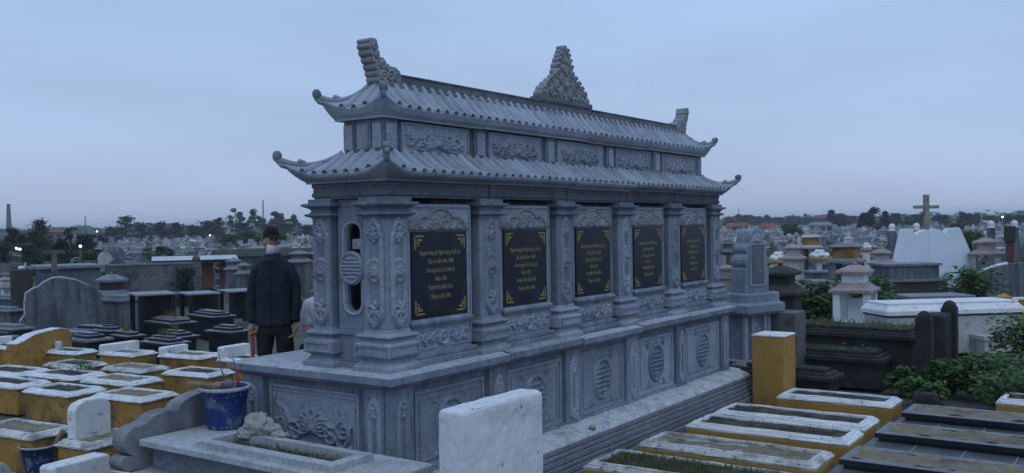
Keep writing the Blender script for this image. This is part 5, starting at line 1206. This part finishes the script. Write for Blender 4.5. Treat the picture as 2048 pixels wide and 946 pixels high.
tm = MB().loft([oval(0, 0, z, a, b) for z, a, b in ((.97, .165, .118), (.90, .172, .126), (.84, .176, .13), (.78, .172, .128), (.74, .16, .12))], True, True)
for sx in (-1, 1): tm.tube([(sx * .09, 0, .84), (sx * .098, 0, .74), (sx * .11, .0, .62), (sx * .116, .0, .52), (sx * .12, .012, .4), (sx * .122, .02, .28), (sx * .122, .02, .08)], [.09, .098, .092, .084, .079, .076, .074], 16)
to = tm.build('trousers', MT['trouser'], man, True)
ss = to.modifiers.new('sub', 'SUBSURF'); ss.levels = 2; ss.render_levels = 2
dm = to.modifiers.new('creases', 'DISPLACE'); dm.texture = dt; dm.strength = .03; dm.texture_coords = 'LOCAL'
# collar and zip
MB().loft([[(.112 * math.cos(a) - .005, .102 * math.sin(a) + .002, 1.425 + .016 * math.sin(a)) for a in np.linspace(0, 2 * PI, 20, endpoint=False)], [(.066 * math.cos(a) - .008, .062 * math.sin(a) + .005, 1.482 + .014 * math.sin(a)) for a in np.linspace(0, 2 * PI, 20, endpoint=False)], [(.128 * math.cos(a) - .005, .116 * math.sin(a) - .004, 1.428 + .018 * math.sin(a)) for a in np.linspace(0, 2 * PI, 20, endpoint=False)]], False, False).build('collar', MT['navy'], man, True)
MB().tube([(.0, -.112, 1.41), (.0, -.128, 1.35), (.0, -.150, 1.2), (.0, -.156, 1.05), (0, -.166, .86)], .005, 6).build('zip', MT['trouser'], man, True)
# head: turned three quarters to picture right
HC = Vector((-.018, -.005, 1.585)); ca_, sa_ = math.cos(math.radians(-56)), math.sin(math.radians(-56))
def hv(x, y, z):                                    # head frame: x = forward (face), y = left
    return (HC.x + (ca_ * x - sa_ * y), HC.y + (sa_ * x + ca_ * y), HC.z + z)
rings = []
for z, f, b, w in ((-.115, .062, .03, .035), (-.105, .078, .045, .048), (-.08, .086, .055, .058), (-.05, .088, .068, .066), (-.02, .09, .082, .071), (.01, .092, .092, .074), (.04, .091, .098, .075), (.07, .084, .097, .073), (.095, .066, .085, .062), (.112, .036, .055, .04), (.118, .01, .02, .015)):
    rings.append([hv((f if math.cos(a) > 0 else b) * math.cos(a) - .002, w * math.sin(a), z) for a in np.linspace(0, 2 * PI, 20, endpoint=False)])
h = MB().loft(rings).tube([hv(-.03, 0, -.16), hv(-.02, 0, -.09)], [.056, .054], 12)
h.ball(hv(.098, 0, -.018), (.016, .016, .024), 8, 6)                     # nose
for sy in (-1, 1): h.ball(hv(-.005, sy * .076, -.005), (.017, .012, .032), 8, 6)   # ears
hd = h.build('head', MT['skin'], man, True)
MB().ball(hv(.086, .03, .022), (.010, .010, .007), 8, 5).ball(hv(.086, -.03, .022), (.010, .010, .007), 8, 5).build('eyes', MT['hair'], hd, True)
MB().tube([hv(.088, .048, .042), hv(.094, .03, .046), hv(.096, .014, .043)], .005, 5).tube([hv(.088, -.048, .042), hv(.094, -.03, .046), hv(.096, -.014, .043)], .005, 5).build('eyebrows', MT['hair'], hd, True)
A = []
for v_ in np.linspace(0, 1, 7):
    z = -.030 - .080 * v_; bul = .003 + .006 * math.sin(PI * min(1, v_ * 1.1))
    fr = .092 + bul + (.010 if v_ < .35 else 0) - (.03 * max(0, v_ - .7) / .3)
    A.append([hv(fr * math.cos(a) , (.072 + bul * .5) * math.sin(a), z - .004 * math.cos(3 * a)) for a in np.linspace(-1.1, 1.1, 13)])
mk = MB().grid(A).build('face_mask', MT['mask'], man, True)
MB().tube([hv(.03, .078, -.01), hv(.0, .08, .012), hv(-.012, .082, -.005)], .0025, 5).tube([hv(.03, -.078, -.01), hv(.0, -.08, .012), hv(-.012, -.082, -.005)], .0025, 5).build('ear_loops', MT['mask'], mk, True)
rings = []
for z, f, b, w in ((.028, .10, .098, .082), (.05, .102, .103, .083), (.085, .096, .102, .080), (.112, .076, .085, .066), (.126, .04, .05, .038), (.130, .01, .012, .01)):
    rings.append([hv((f if math.cos(a) > 0 else b) * math.cos(a) - .004, w * math.sin(a), z + (.012 if math.cos(a) > 0 else -.02 * -math.cos(a) * 1)) for a in np.linspace(0, 2 * PI, 22, endpoint=False)])
cp = MB().loft(rings).build('cap', MT['cap'], man, True)
A = [[hv((.09 + .075 * t) * math.cos(a * (1 - .25 * t)) , .08 * math.sin(a) * (1 - .12 * t), .060 - .012 * t - .010 * math.cos(a) * t + .02 * (1 - math.cos(a)) * -.6) for a in np.linspace(-1.2, 1.2, 13)] for t in np.linspace(0, 1, 5)]
vz = MB().grid(A).build('visor', MT['cap'], cp, True); sm = vz.modifiers.new('solid', 'SOLIDIFY'); sm.thickness = .006
A = []
for z, f, b, w in ((-.085, .0, .07, .052), (-.05, .0, .084, .068), (-.01, .01, .096, .0765), (.035, .02, .100, .079)):
    A.append([hv(-b * math.cos(a) * 1.0 + .0, w * math.sin(a) * 1.0, z) for a in np.linspace(-1.25, 1.25, 11)])
MB().grid(A).build('hair', MT['hair'], hd, True)
hand(man, (-.240, -.05, .855), (.02, -.12, -1), (.9, -.35, 0), MT['skin'], .95)
hand(man, (.236, -.035, .855), (-.05, -.08, -1), (-.9, -.35, 0), MT['skin'], .45)
for sx in (-1, 1): MB().rects([(sx * .125 - .045, sx * .125 + .045, -.17, .08, 0), (sx * .125 - .045, sx * .125 + .045, -.17, .08, .05), (sx * .125 - .035, sx * .125 + .035, -.12, .07, .10)]).build('shoe', MT['cap'], man, bevel=.02)
# red handled tool in the right hand
hw_ = man.matrix_basis @ Vector((-.222, -.075, .80))
q = thing('tool_handle', 'red painted tool handle held upright beside the standing man', 'tool', (hw_.x, hw_.y, FZ))
MB().tube([(0, 0, 0), (.004, 0, .4), (0, 0, .81)], [.019, .018, .017], 8).build('shaft', MT['rust'], q, True)
MB().box(-.05, .05, -.02, .02, 0, .06).build('head', MT['steel'], q, bevel=.01)

# --- the crouching person, mostly hidden behind the rear column
dQ = 8.75; c = gnd(646, dQ)
pz = zat(625, 590, dQ)
p2_ = thing('person', 'crouching person in pale blue shirt half hidden behind the rear column', 'person', (c[0], c[1], FZ), math.atan2(fw.y, fw.x))
k0 = pz - FZ                                        # shoulder height above the terrace
Jq = [((.03, .03, k0 - .50), (.15, .12)), ((.02, .0, k0 - .28), (.145, .105)), ((.0, -.03, k0 - .08), (.165, .095)), ((.01, -.05, k0 + .02), (.07, .06)), ((.02, -.07, k0 + .09), (.052, .052)),
      ((-.135, -.03, k0 - .06), .062), ((-.150, -.03, k0 - .20), .053), ((-.150, -.06, k0 - .32), .047), ((-.05, -.18, k0 - .34), .038), ((.06, -.26, k0 - .33), .032),
      ((.165, -.03, k0 - .06), .062), ((.22, -.05, k0 - .2), .053), ((.2, -.12, k0 - .33), .046), ((.14, -.26, k0 - .32), .036),
      ((-.08, .0, k0 - .55), .09), ((-.10, -.30, k0 - .42), .075), ((-.10, -.24, .10), .05), ((-.1, -.32, .05), .038),
      ((.14, .0, k0 - .55), .09), ((.16, -.30, k0 - .42), .075), ((.16, -.24, .10), .05), ((.16, -.32, .05), .038)]
Eq = [(0, 1), (1, 2), (2, 3), (3, 4), (2, 5), (5, 6), (6, 7), (7, 8), (8, 9), (2, 10), (10, 11), (11, 12), (12, 13), (0, 14), (14, 15), (15, 16), (16, 17), (0, 18), (18, 19), (19, 20), (20, 21)]
skinned('body', Jq, Eq, MT['skin'], p2_, 2)
sj = [((.03, .03, k0 - .52), (.175, .14)), ((.02, .0, k0 - .28), (.165, .125)), ((.0, -.03, k0 - .08), (.175, .11)), ((.01, -.045, k0 + .01), (.085, .075)),
      ((-.14, -.03, k0 - .065), .076), ((-.155, -.03, k0 - .20), .068), ((-.152, -.06, k0 - .31), .062), ((.17, -.03, k0 - .065), .076), ((.225, -.05, k0 - .2), .068), ((.205, -.11, k0 - .31), .06)]
so = skinned('shirt', sj, [(0, 1), (1, 2), (2, 3), (2, 4), (4, 5), (5, 6), (2, 7), (7, 8), (8, 9)], MT['shirt'], p2_, 2)
dm = so.modifiers.new('creases', 'DISPLACE'); dm.texture = dt; dm.strength = .025; dm.texture_coords = 'LOCAL'
tj = [((.03, .03, k0 - .53), (.165, .13)), ((-.08, .0, k0 - .56), .10), ((-.10, -.30, k0 - .43), .086), ((-.10, -.25, .12), .064), ((.14, .0, k0 - .56), .10), ((.16, -.30, k0 - .43), .086), ((.16, -.25, .12), .064)]
skinned('trousers', tj, [(0, 1), (1, 2), (2, 3), (0, 4), (4, 5), (5, 6)], MT['trouser'], p2_, 2)
HC = Vector((.03, -.09, k0 + .20)); ca_, sa_ = math.cos(math.radians(-80)), math.sin(math.radians(-80))
rings = []
for z, f, b, w in ((-.115, .062, .03, .035), (-.08, .086, .055, .058), (-.02, .09, .082, .071), (.04, .091, .098, .075), (.095, .066, .085, .062), (.118, .01, .02, .015)):
    rings.append([hv((f if math.cos(a) > 0 else b) * math.cos(a), w * math.sin(a), z) for a in np.linspace(0, 2 * PI, 16, endpoint=False)])
h = MB().loft(rings).ball(hv(.096, 0, -.015), (.015, .015, .022), 8, 6)
for sy in (-1, 1): h.ball(hv(-.005, sy * .076, -.005), (.017, .012, .032), 8, 6)
hd = h.build('head', MT['skin'], p2_, True)
rings = [[hv((f if math.cos(a) > 0 else b) * math.cos(a) - .006, w * math.sin(a), z + .03 * (math.cos(a) > .2)) for a in np.linspace(0, 2 * PI, 16, endpoint=False)] for z, f, b, w in ((-.04, .085, .098, .079), (.04, .096, .106, .082), (.1, .07, .092, .068), (.126, .01, .02, .015))]
MB().loft(rings).build('hair', MT['hair'], hd, True)
hand(p2_, (.07, -.265, k0 - .33), (.9, -.35, .0), (0, 0, -1), MT['skin'], .6)
hand(p2_, (.13, -.27, k0 - .32), (-.4, -.8, .0), (0, 0, -1), MT['skin'], .5)

# ================================================================== far background
def tree(lab, px, pyt, wpx, d, kind, seed, group, pyb=None, n=None):
    c = gnd(px, d); H = zat(px, pyt, d); W = wpx * d / CF; r = random.Random(seed)
    t = thing({'pine': 'pine_tree', 'broad': 'broadleaf_tree', 'tall': 'tall_tree', 'layer': 'layered_tree', 'sparse': 'sparse_tree'}[kind], lab, 'tree', (c[0], c[1], 0), r.uniform(0, 6), group)
    m = MB(); tr = max(.06, H * .022); pts = []; ls = max(.12, d / CF * 6.5)
    m.tube([(0, 0, -.1), (r.uniform(-.03, .03) * H, 0, H * .45), (0, r.uniform(-.03, .03) * H, H * .93)], [tr * 1.5, tr, tr * .3], 7)
    if kind in ('pine', 'layer'):
        L = 8 if kind == 'layer' else 10
        for k in range(L * 2):
            f = .2 + .78 * (k + r.random() * .6) / (L * 2); a = r.uniform(0, 6.28); R_ = W / 2 * (1.2 - f * .95) * r.uniform(.55, 1.15); z = H * f
            tip = (R_ * math.cos(a), R_ * math.sin(a), z + R_ * .12)
            m.tube([(0, 0, z - .05 * H), (tip[0] * .6, tip[1] * .6, z), tip], [tr * .45, tr * .3, tr * .1], 5)
            for q in range(60 if d > 100 else 90):
                u = r.uniform(.25, 1.05); pts.append((tip[0] * u + r.gauss(0, .14) * W * .5, tip[1] * u + r.gauss(0, .14) * W * .5, z + R_ * .12 * u + r.gauss(0, .04) * H + .01 * H))
        for q in range(50): pts.append((r.gauss(0, .05) * W, r.gauss(0, .05) * W, H * r.uniform(.82, 1.0)))
    else:
        nb = {'broad': 14, 'tall': 9, 'sparse': 11}[kind]; z0 = {'broad': .25, 'tall': .5, 'sparse': .35}[kind]
        for k in range(nb):
            a = r.uniform(0, 6.28); f = z0 + (1 - z0) * (k + .5) / nb; R_ = W / 2 * r.uniform(.35, .95) * (math.sin(PI * min(.96, max(.12, (f - z0) / (1 - z0) * .8 + .2))) ** .6); z = H * f * r.uniform(.9, 1.0)
            tip = (R_ * math.cos(a), R_ * math.sin(a), z); m.tube([(0, 0, z * .7), (tip[0] * .55, tip[1] * .55, z * .88), tip], [tr * .6, tr * .35, tr * .1], 5)
            q_ = W * {'broad': .24, 'tall': .22, 'sparse': .11}[kind] * r.uniform(.7, 1.2)
            for q in range({'broad': 200, 'tall': 90, 'sparse': 60}[kind]):
                v = Vector((r.gauss(0, 1), r.gauss(0, 1), r.gauss(0, .8))).normalized() * q_ * r.uniform(.45, 1.05); pts.append((tip[0] + v.x, tip[1] + v.y, min(H * 1.02, tip[2] + v.z * .8)))
    m.build('trunk', MT['bark'], t)
    leafquads(MB(), pts, ls, r, .1).build('crown', MT['leafp' if kind in ('pine', 'layer', 'tall') else ('leaf' if group == 'green garden trees' else 'leafd')], t)
    return t
TL = 'trees along the left skyline'
LT = [(18, 472, 80, 62, 'broad', 'dark broad tree filling the left picture edge'), (72, 440, 86, 70, 'layer', 'dark layered tree nearest the brick chimney'), (46, 488, 80, 52, 'broad', 'low dark tree in front of the layered tree'), (100, 492, 70, 55, 'broad', 'low dark tree right of the layered tree'), (142, 452, 72, 58, 'sparse', 'thin tree with bare spreading branches and tufted tips'),
      (252, 433, 64, 165, 'pine', 'tallest dark pine of the clump left of the white tower'), (222, 455, 40, 165, 'pine', 'low pine at the left end of the pine clump'), (283, 449, 62, 172, 'pine', 'second dark pine from the left in the pine clump'), (320, 446, 72, 160, 'pine', 'wide dark pine in the middle of the pine clump'), (352, 447, 56, 168, 'pine', 'dark pine at the right end of the wide pine clump'), (388, 452, 52, 175, 'pine', 'smaller dark pine left of the white tower'), (415, 443, 58, 168, 'pine', 'dark pine just left of the white tower'), (436, 438, 50, 172, 'pine', 'tall dark pine touching the white tower'),
      (472, 418, 34, 230, 'tall', 'tall slender tree just right of the white tower'), (505, 420, 28, 235, 'tall', 'tall slender tree left of the lattice mast'), (520, 432, 24, 240, 'tall', 'slender tree left beside the lattice mast'), (552, 421, 30, 225, 'tall', 'tall slender tree right of the lattice mast'), (562, 426, 24, 232, 'tall', 'second slender tree right of the lattice mast'), (588, 430, 24, 225, 'tall', 'lone tufted tall tree near the monument column'),
      (483, 446, 62, 190, 'pine', 'dark pine below the slender trees'), (535, 450, 56, 195, 'pine', 'dark pine behind the man cap'), (572, 448, 62, 190, 'pine', 'dark pine right of the standing man'), (610, 452, 50, 180, 'pine', 'dark pine beside the monument roof corner'), (188, 470, 46, 120, 'broad', 'greyish tree between the thin tree and the pine clump'), (-6, 486, 90, 44, 'broad', 'dense dark tree cut by the left picture edge'), (66, 462, 70, 60, 'broad', 'dense dark tree under the layered tree crown'), (122, 480, 66, 50, 'broad', 'dark tree below the thin bare tree'), (163, 470, 50, 66, 'broad', 'dark tree right of the orange lamp'), (28, 455, 44, 74, 'broad', 'dark tree just right of the brick chimney')]
for i, (px, pyt, w, d, k, lab) in enumerate(LT): tree(lab, px, pyt, w, d, k, 40 + i, TL)
for i, (px, pyt, w, d, lab) in enumerate(((497, 464, 70, 92, 'green garden tree left of the standing man'), (455, 470, 60, 95, 'green garden tree below the white tower'), (560, 468, 50, 96, 'green garden tree right of the man cap'), (322, 494, 46, 62, 'round green tree above the metal hut roof'), (190, 500, 48, 60, 'low green tree left of the boundary wall'), (1582, 449, 44, 120, 'green tree right of the red shed roof'), (1912, 448, 40, 85, 'green tree right of the cross'), (1940, 462, 60, 52, 'green tree behind the pale two tier shrine'), (1900, 474, 50, 60, 'low green tree behind the right book page'))):
    tree(lab, px, pyt, w, d, 'broad', 90 + i, 'green garden trees')
TR = 'trees along the right skyline'
RT = [(1460, 436, 26, 300, 'broad'), (1478, 430, 22, 310, 'pine'), (1497, 431, 30, 300, 'broad'), (1518, 434, 26, 320, 'broad'), (1535, 431, 20, 300, 'pine'), (1558, 436, 34, 330, 'broad'), (1590, 434, 34, 330, 'broad'), (1622, 435, 30, 320, 'broad'), (1663, 421, 28, 210, 'pine'), (1682, 428, 30, 220, 'broad'), (1706, 433, 30, 300, 'broad'), (1731, 426, 34, 150, 'broad'), (1748, 415, 42, 140, 'layer'), (1770, 424, 30, 145, 'pine'), (1797, 428, 36, 200, 'broad'), (1828, 430, 34, 230, 'broad'), (1848, 425, 24, 190, 'pine'), (1884, 431, 34, 230, 'broad'), (1925, 425, 26, 190, 'pine'), (1939, 428, 20, 200, 'pine'), (1953, 429, 22, 210, 'broad'), (1977, 433, 30, 240, 'broad'), (2000, 437, 34, 250, 'broad'), (2018, 432, 26, 210, 'pine'), (2042, 431, 34, 200, 'broad')]
names = 'first second third fourth fifth sixth seventh eighth ninth tenth eleventh twelfth thirteenth fourteenth fifteenth sixteenth seventeenth eighteenth nineteenth twentieth'.split() + ['21st', '22nd', '23rd', '24th', '25th']
for i, (px, pyt, w, d, k) in enumerate(RT): tree('%s dark tree from the monument along the right skyline' % names[i], px, pyt, w, d, k, 140 + i, TR)
# far woodland belt and hills
r = random.Random(77); pts = []
for _ in range(32000):
    px = r.choice((r.uniform(-60, 660), r.uniform(1420, 2110), r.uniform(-500, 2500))); d = r.uniform(330, 950); c = gnd(px, d); hmax = 2.2 + 3.6 * (.5 + .5 * math.sin(px * .05) * math.sin(px * .017 + d * .01)); pts.append((c[0], c[1], hmax * r.random() ** 1.4))
o = leafquads(MB(), pts, 2.6, r, 0).build('far_woodland', MT['leafd'], None); tag(o, 'hazy belt of far trees along the horizon', 'woodland', kind='stuff')
for px, hgt, W, d, lab in ((120, 11, 700, 1500, 0), (1750, 9, 800, 1600, 1)):
    c = gnd(px, d); m = MB(); A = []
    for i in range(41):
        u = -1 + 2 * i / 40; A.append([(c[0] + fw.x * u * W + bk.x * v * 160, c[1] + fw.y * u * W + bk.y * v * 160, hgt * max(0, 1 - v * v) * (1 - u * u) * (.75 + .25 * math.sin(i * 1.3)) - 1) for v in np.linspace(-1, 1, 9)])
    tag(m.grid(A).build('hill', MT['leafd'], None, True), kind='structure')
# chimney, tower, masts
d = 420; c = gnd(18, d); zt = zat(18, 408, d); t = thing('brick_chimney', 'tall tapering brick chimney on the left skyline', 'chimney', (c[0], c[1], 0))
MB().lathe([(1.35, 0), (.72, zt - .6), (.85, zt - .5), (.85, zt)], 14).build('stack', MT['orange'], t, True)
d = 240; c = gnd(453, d); zt = zat(453, 441, d); t = thing('white_tower', 'pale slender tower with antenna on the left skyline', 'tower', (c[0], c[1], 0))
MB().rects([(-.65, .65, -.65, .65, 0), (-.55, .55, -.55, .55, zt - .5), (-.3, .3, -.3, .3, zt)]).build('shaft', MT['cream'], t); MB().tube([(0, 0, zt), (0, 0, zt + 1.4)], .06, 5).build('antenna', MT['steel'], t)
for px, pyt, d, w, lab in ((527, 400, 330, .22, 'thin lattice mast on the skyline above the man cap'), (171, 432, 400, .24, 'thin grey mast on the left skyline'), (1478, 416, 420, .16, 'faint thin mast right of the monument'), (1627, 436, 190, .16, 'pale utility pole on the right town edge')):
    c = gnd(px, d); zt = zat(px, pyt, d); t = thing('mast', lab, 'mast', (c[0], c[1], 0), 0, 'thin masts on the skyline')
    m = MB()
    for sx, sy in ((-1, -1), (1, -1), (1, 1), (-1, 1)): m.tube([(sx * w, sy * w, 0), (sx * w * .4, sy * w * .4, zt)], .07, 4)
    n = 10
    for k in range(n): a = w * (1 - .6 * k / n); m.tube([(-a, -a, zt * k / n), (a, -a, zt * (k + 1) / n)], .04, 4).tube([(a, a, zt * k / n), (-a, a, zt * (k + 1) / n)], .04, 4)
    m.build('lattice', MT['steel'], t)
# houses and sheds
def house(lab, px0, px1, pyr, pye, d, wallm='cream', roofm='redroof', wins=3, group='houses at the far edge of the cemetery'):
    c = gnd((px0 + px1) / 2, d); W = (px1 - px0) * d / CF; zr = zat(px0, pyr, d); ze = zat(px0, pye, d); D = min(W * .6, 9)
    t = thing('house', lab, 'house', (c[0], c[1], 0), math.atan2(fw.y, fw.x), group); OCC.append((c[0], c[1], W * .6))
    MB().box(-W / 2 + .3, W / 2 - .3, -D / 2 + .3, D / 2 - .3, 0, ze).build('wall', MT[wallm], t)
    MB().rects([(-W / 2, W / 2, -D / 2, D / 2, ze - .15), (-W / 2, W / 2, -D / 2, D / 2, ze), (-W / 2 + .6, W / 2 - .6, -.1, .1, zr)]).build('roof', MT[roofm], t)
    for k in range(wins):
        x = -W / 2 + W * (k + .5) / wins; w_ = MB().box(x - .5, x + .5, -D / 2 + .22, -D / 2 + .28, ze * .35, ze * .75).build('window', MT['black'], t)
house('long red roofed shed left of the stele arch', 1450, 1500, 446, 453, 190, 'brickred', 'redroof', 4)
house('long red roofed shed right of the stele arch', 1518, 1558, 446, 454, 185, 'mottled', 'redroof', 4)
house('red roofed house high on the right skyline', 1628, 1660, 430, 436, 230, 'mottled', 'redroof', 2)
house('grey house below the red roofed skyline house', 1618, 1664, 444, 450, 170, 'cream', 'slate', 3)
house('pale long building right of the cross', 1918, 1978, 441, 446, 220, 'cream', 'pinkroof', 5)
house('red roofed house behind the dark trees on the left', 96, 132, 458, 464, 200, 'mottled', 'redroof', 2)
house('small red walled house right of the standing man', 586, 616, 474, 478, 110, 'redroof', 'metal', 1)
house('grey flat house below the pine clump', 352, 392, 479, 483, 120, 'cream', 'metal', 2)
# street lamps (lit)
MT['lamp'] = mat('lit_white_lamp', (.9, .9, .9), None, 5, .5, 0, emit=((1, .97, .9), 7)); MT['lampo'] = mat('lit_orange_lamp', (.9, .6, .3), None, 5, .5, 0, emit=((1, .62, .32), 7))
for px, py, d, rr, mm, lab in ((32, 497, 48, 4.0, 'lamp', 'bright white lamp, left of a pair in the dark trees'), (39, 498.5, 48, 3.6, 'lamp', 'bright white lamp, right of a pair in the dark trees'), (160, 492.5, 50, 4.2, 'lampo', 'bright orange lamp beside the thin bare tree'), (194, 463, 115, 2.2, 'lamp', 'small white lamp left of the pine clump'), (420, 471, 85, 2.2, 'lamp', 'small white lamp left of the green garden trees'), (2005, 434, 140, 2.6, 'lamp', 'small white lamp on the right skyline')):
    c = gnd(px, d); z = zat(px, py, d); s_ = d / CF; t = thing('street_lamp', lab, 'lamp', (c[0], c[1], 0), 0, 'lit street lamps')
    MB().tube([(0, 0, 0), (0, 0, z)], .03 + .012 * d / 40, 6).build('post', MT['steel'], t); MB().ball((0, 0, z), rr * .62 * s_, 10, 6).build('lamp', MT[mm], t, True)
# crowd of small distant graves
def far_kind(kind):
    m = MB()
    if kind == 0: m.rects([(-.5, .5, -.8, .8, 0), (-.5, .5, -.8, .8, .5), (-.6, .6, -.9, .9, .5), (-.6, .6, -.9, .9, .6), (-.35, .35, -.6, .6, .75)]).box(-.4, .4, .6, .75, .6, 1.25)
    elif kind == 1: m.rects([(-.5, .5, -.4, .4, 0), (-.5, .5, -.4, .4, .8), (-.75, .75, -.65, .65, .8), (-.4, .4, -.3, .3, 1.05), (-.35, .35, -.3, .3, 1.3), (-.55, .55, -.45, .45, 1.3), (-.05, .05, -.05, .05, 1.6)])
    elif kind == 2: m.box(-.55, .55, -.1, .1, 0, .9).prism([(-.55, .9), (.55, .9), (.4, 1.1), (.15, 1.3), (-.15, 1.3), (-.4, 1.1)], lambda u, v, w: (u, w, v), -.1, .1).box(-.7, .7, -.8, -.1, 0, .4)
    elif kind == 3: m.box(-.08, .08, -.08, .08, 0, 1.7).box(-.4, .4, -.07, .07, 1.15, 1.3).rects([(-.6, .6, -1, .3, 0), (-.6, .6, -1, .3, .35), (-.4, .4, -.8, .1, .5)])
    else:
        for sx in (-1, 1):
            for sy in (-1, 1): m.box(sx * .6 - .09, sx * .6 + .09, sy * .5 - .09, sy * .5 + .09, 0, 1.2)
        m.rects([(-.8, .8, -.7, .7, 1.2), (-.8, .8, -.7, .7, 1.28), (-.76, .76, -.66, .66, 1.3)]).box(-.35, .35, -.6, .6, 0, .55)
    return m
KN = ['stepped_grave', 'tiered_shrine', 'headstone_grave', 'cross_grave', 'canopy_grave']
KL = ['stepped grave with a square headstone', 'two tier shrine', 'round topped headstone grave', 'grave with a cross', 'grave under a four post canopy']
KM = [('streak', 'grey'), ('cream', 'pale'), ('mottled', 'dark grey'), ('pinkroof', 'pinkish'), ('white2', 'white')]
FM = {}
for k in range(5):
    for mm, cn in KM: FM[k, mm] = far_kind(k).mesh(KN[k], MT[mm])
def scatter(n, pxr, dr, side, seed, py_pow=1.0):
    r = random.Random(seed); done = 0; tries = 0
    while done < n and tries < n * 30:
        tries += 1; px = r.uniform(*pxr); t = r.random() ** py_pow; d = 1 / (1 / dr[0] + (1 / dr[1] - 1 / dr[0]) * t); c = gnd(px, d)
        if any((c[0] - a) ** 2 + (c[1] - b) ** 2 < (q + .7) ** 2 for a, b, q in OCC): continue
        k = r.choice((0, 0, 0, 1, 2, 2, 2, 3, 4 if d > 75 else 2)); mi = r.choice((0, 0, 0, 0, 1, 2, 2, 2, 3, 4)); mm, cn = KM[mi]
        o = bpy.data.objects.new(KN[k], FM[k, mm]); COL.objects.link(o); s = r.uniform(.5, .85)
        o.location = (c[0], c[1], 0); o.rotation_euler = (0, 0, A6 + r.uniform(-.15, .15)); o.scale = (s, s, s * r.uniform(.8, 1.2))
        tag(o, 'small %s %s in the distant %s cemetery field' % (cn, KL[k], side), 'grave', 'distant cemetery graves, %s, %s' % (side, cn))
        OCC.append((c[0], c[1], .7)); done += 1
scatter(125, (-10, 625), (35, 200), 'left', 5, .8)
scatter(135, (1438, 2060), (36, 210), 'right', 6, .8)
r = random.Random(15); m = MB()
for _ in range(2500):
    px = r.choice((r.uniform(-10, 625), r.uniform(1438, 2060), r.uniform(-500, 2500))); d = r.uniform(70, 330)
    if px < -30 or 660 < px < 1400 or px > 2090: d = 1 / (1 / 24 + (1 / 330 - 1 / 24) * r.random() ** .8)
    c = gnd(px, d); w = r.uniform(.2, .5); h = r.uniform(.4, 1.5); a = r.uniform(.15, .5)
    m.rects([(c[0] - w, c[0] + w, c[1] - a, c[1] + a, 0), (c[0] - w, c[0] + w, c[1] - a, c[1] + a, h * .6), (c[0] - w * 1.15, c[0] + w * 1.15, c[1] - a * 1.15, c[1] + a * 1.15, h * .6), (c[0] - w * .9, c[0] + w * .9, c[1] - a * .9, c[1] + a * .9, h * .7), (c[0] - w * .5, c[0] + w * .5, c[1] - a * .4, c[1] + a * .4, h * .7), (c[0] - w * .45, c[0] + w * .45, c[1] - a * .4, c[1] + a * .4, h)])
MT['farstone'] = mat('distant_grave_stone', (.36, .36, .38), (.15, .155, .16), .35, .9, .0, 10, stain=(.55, .55, .56), stain_amt=.8, stain_scale=.5, stain_lo=.52, stain_hi=.62)
tag(m.build('distant_graves', MT['farstone'], None), 'dense mass of far graves filling the field to the horizon', 'graves', kind='stuff')
r = random.Random(16); pts = []
for _ in range(3600):
    px = r.choice((r.uniform(-10, 625), r.uniform(1438, 2060), r.uniform(-500, 2500))); d = r.uniform(30, 300); c = gnd(px, d)
    for _2 in range(4): pts.append((c[0] + r.gauss(0, .5), c[1] + r.gauss(0, .5), abs(r.gauss(0, .35))))
tag(leafquads(MB(), pts, .5, r, 0).build('scrub', MT['leafd'], None), 'scattered low scrub between the distant graves', 'scrub', kind='stuff')
# ================================================================== haze
hz = bpy.data.materials.new('haze_air'); hz.use_nodes = True; N = hz.node_tree; N.nodes.clear()
out = N.nodes.new('ShaderNodeOutputMaterial'); pv = N.nodes.new('ShaderNodeVolumePrincipled'); pv.inputs['Density'].default_value = .00065; pv.inputs['Color'].default_value = (.90, .94, 1, 1)
N.links.new(pv.outputs[0], out.inputs['Volume'])
tag(MB().box(-400, 2600, -1000, 2600, -2.5, 14).build('haze', hz, None), 'thin blue evening haze over the cemetery', 'haze', kind='stuff')
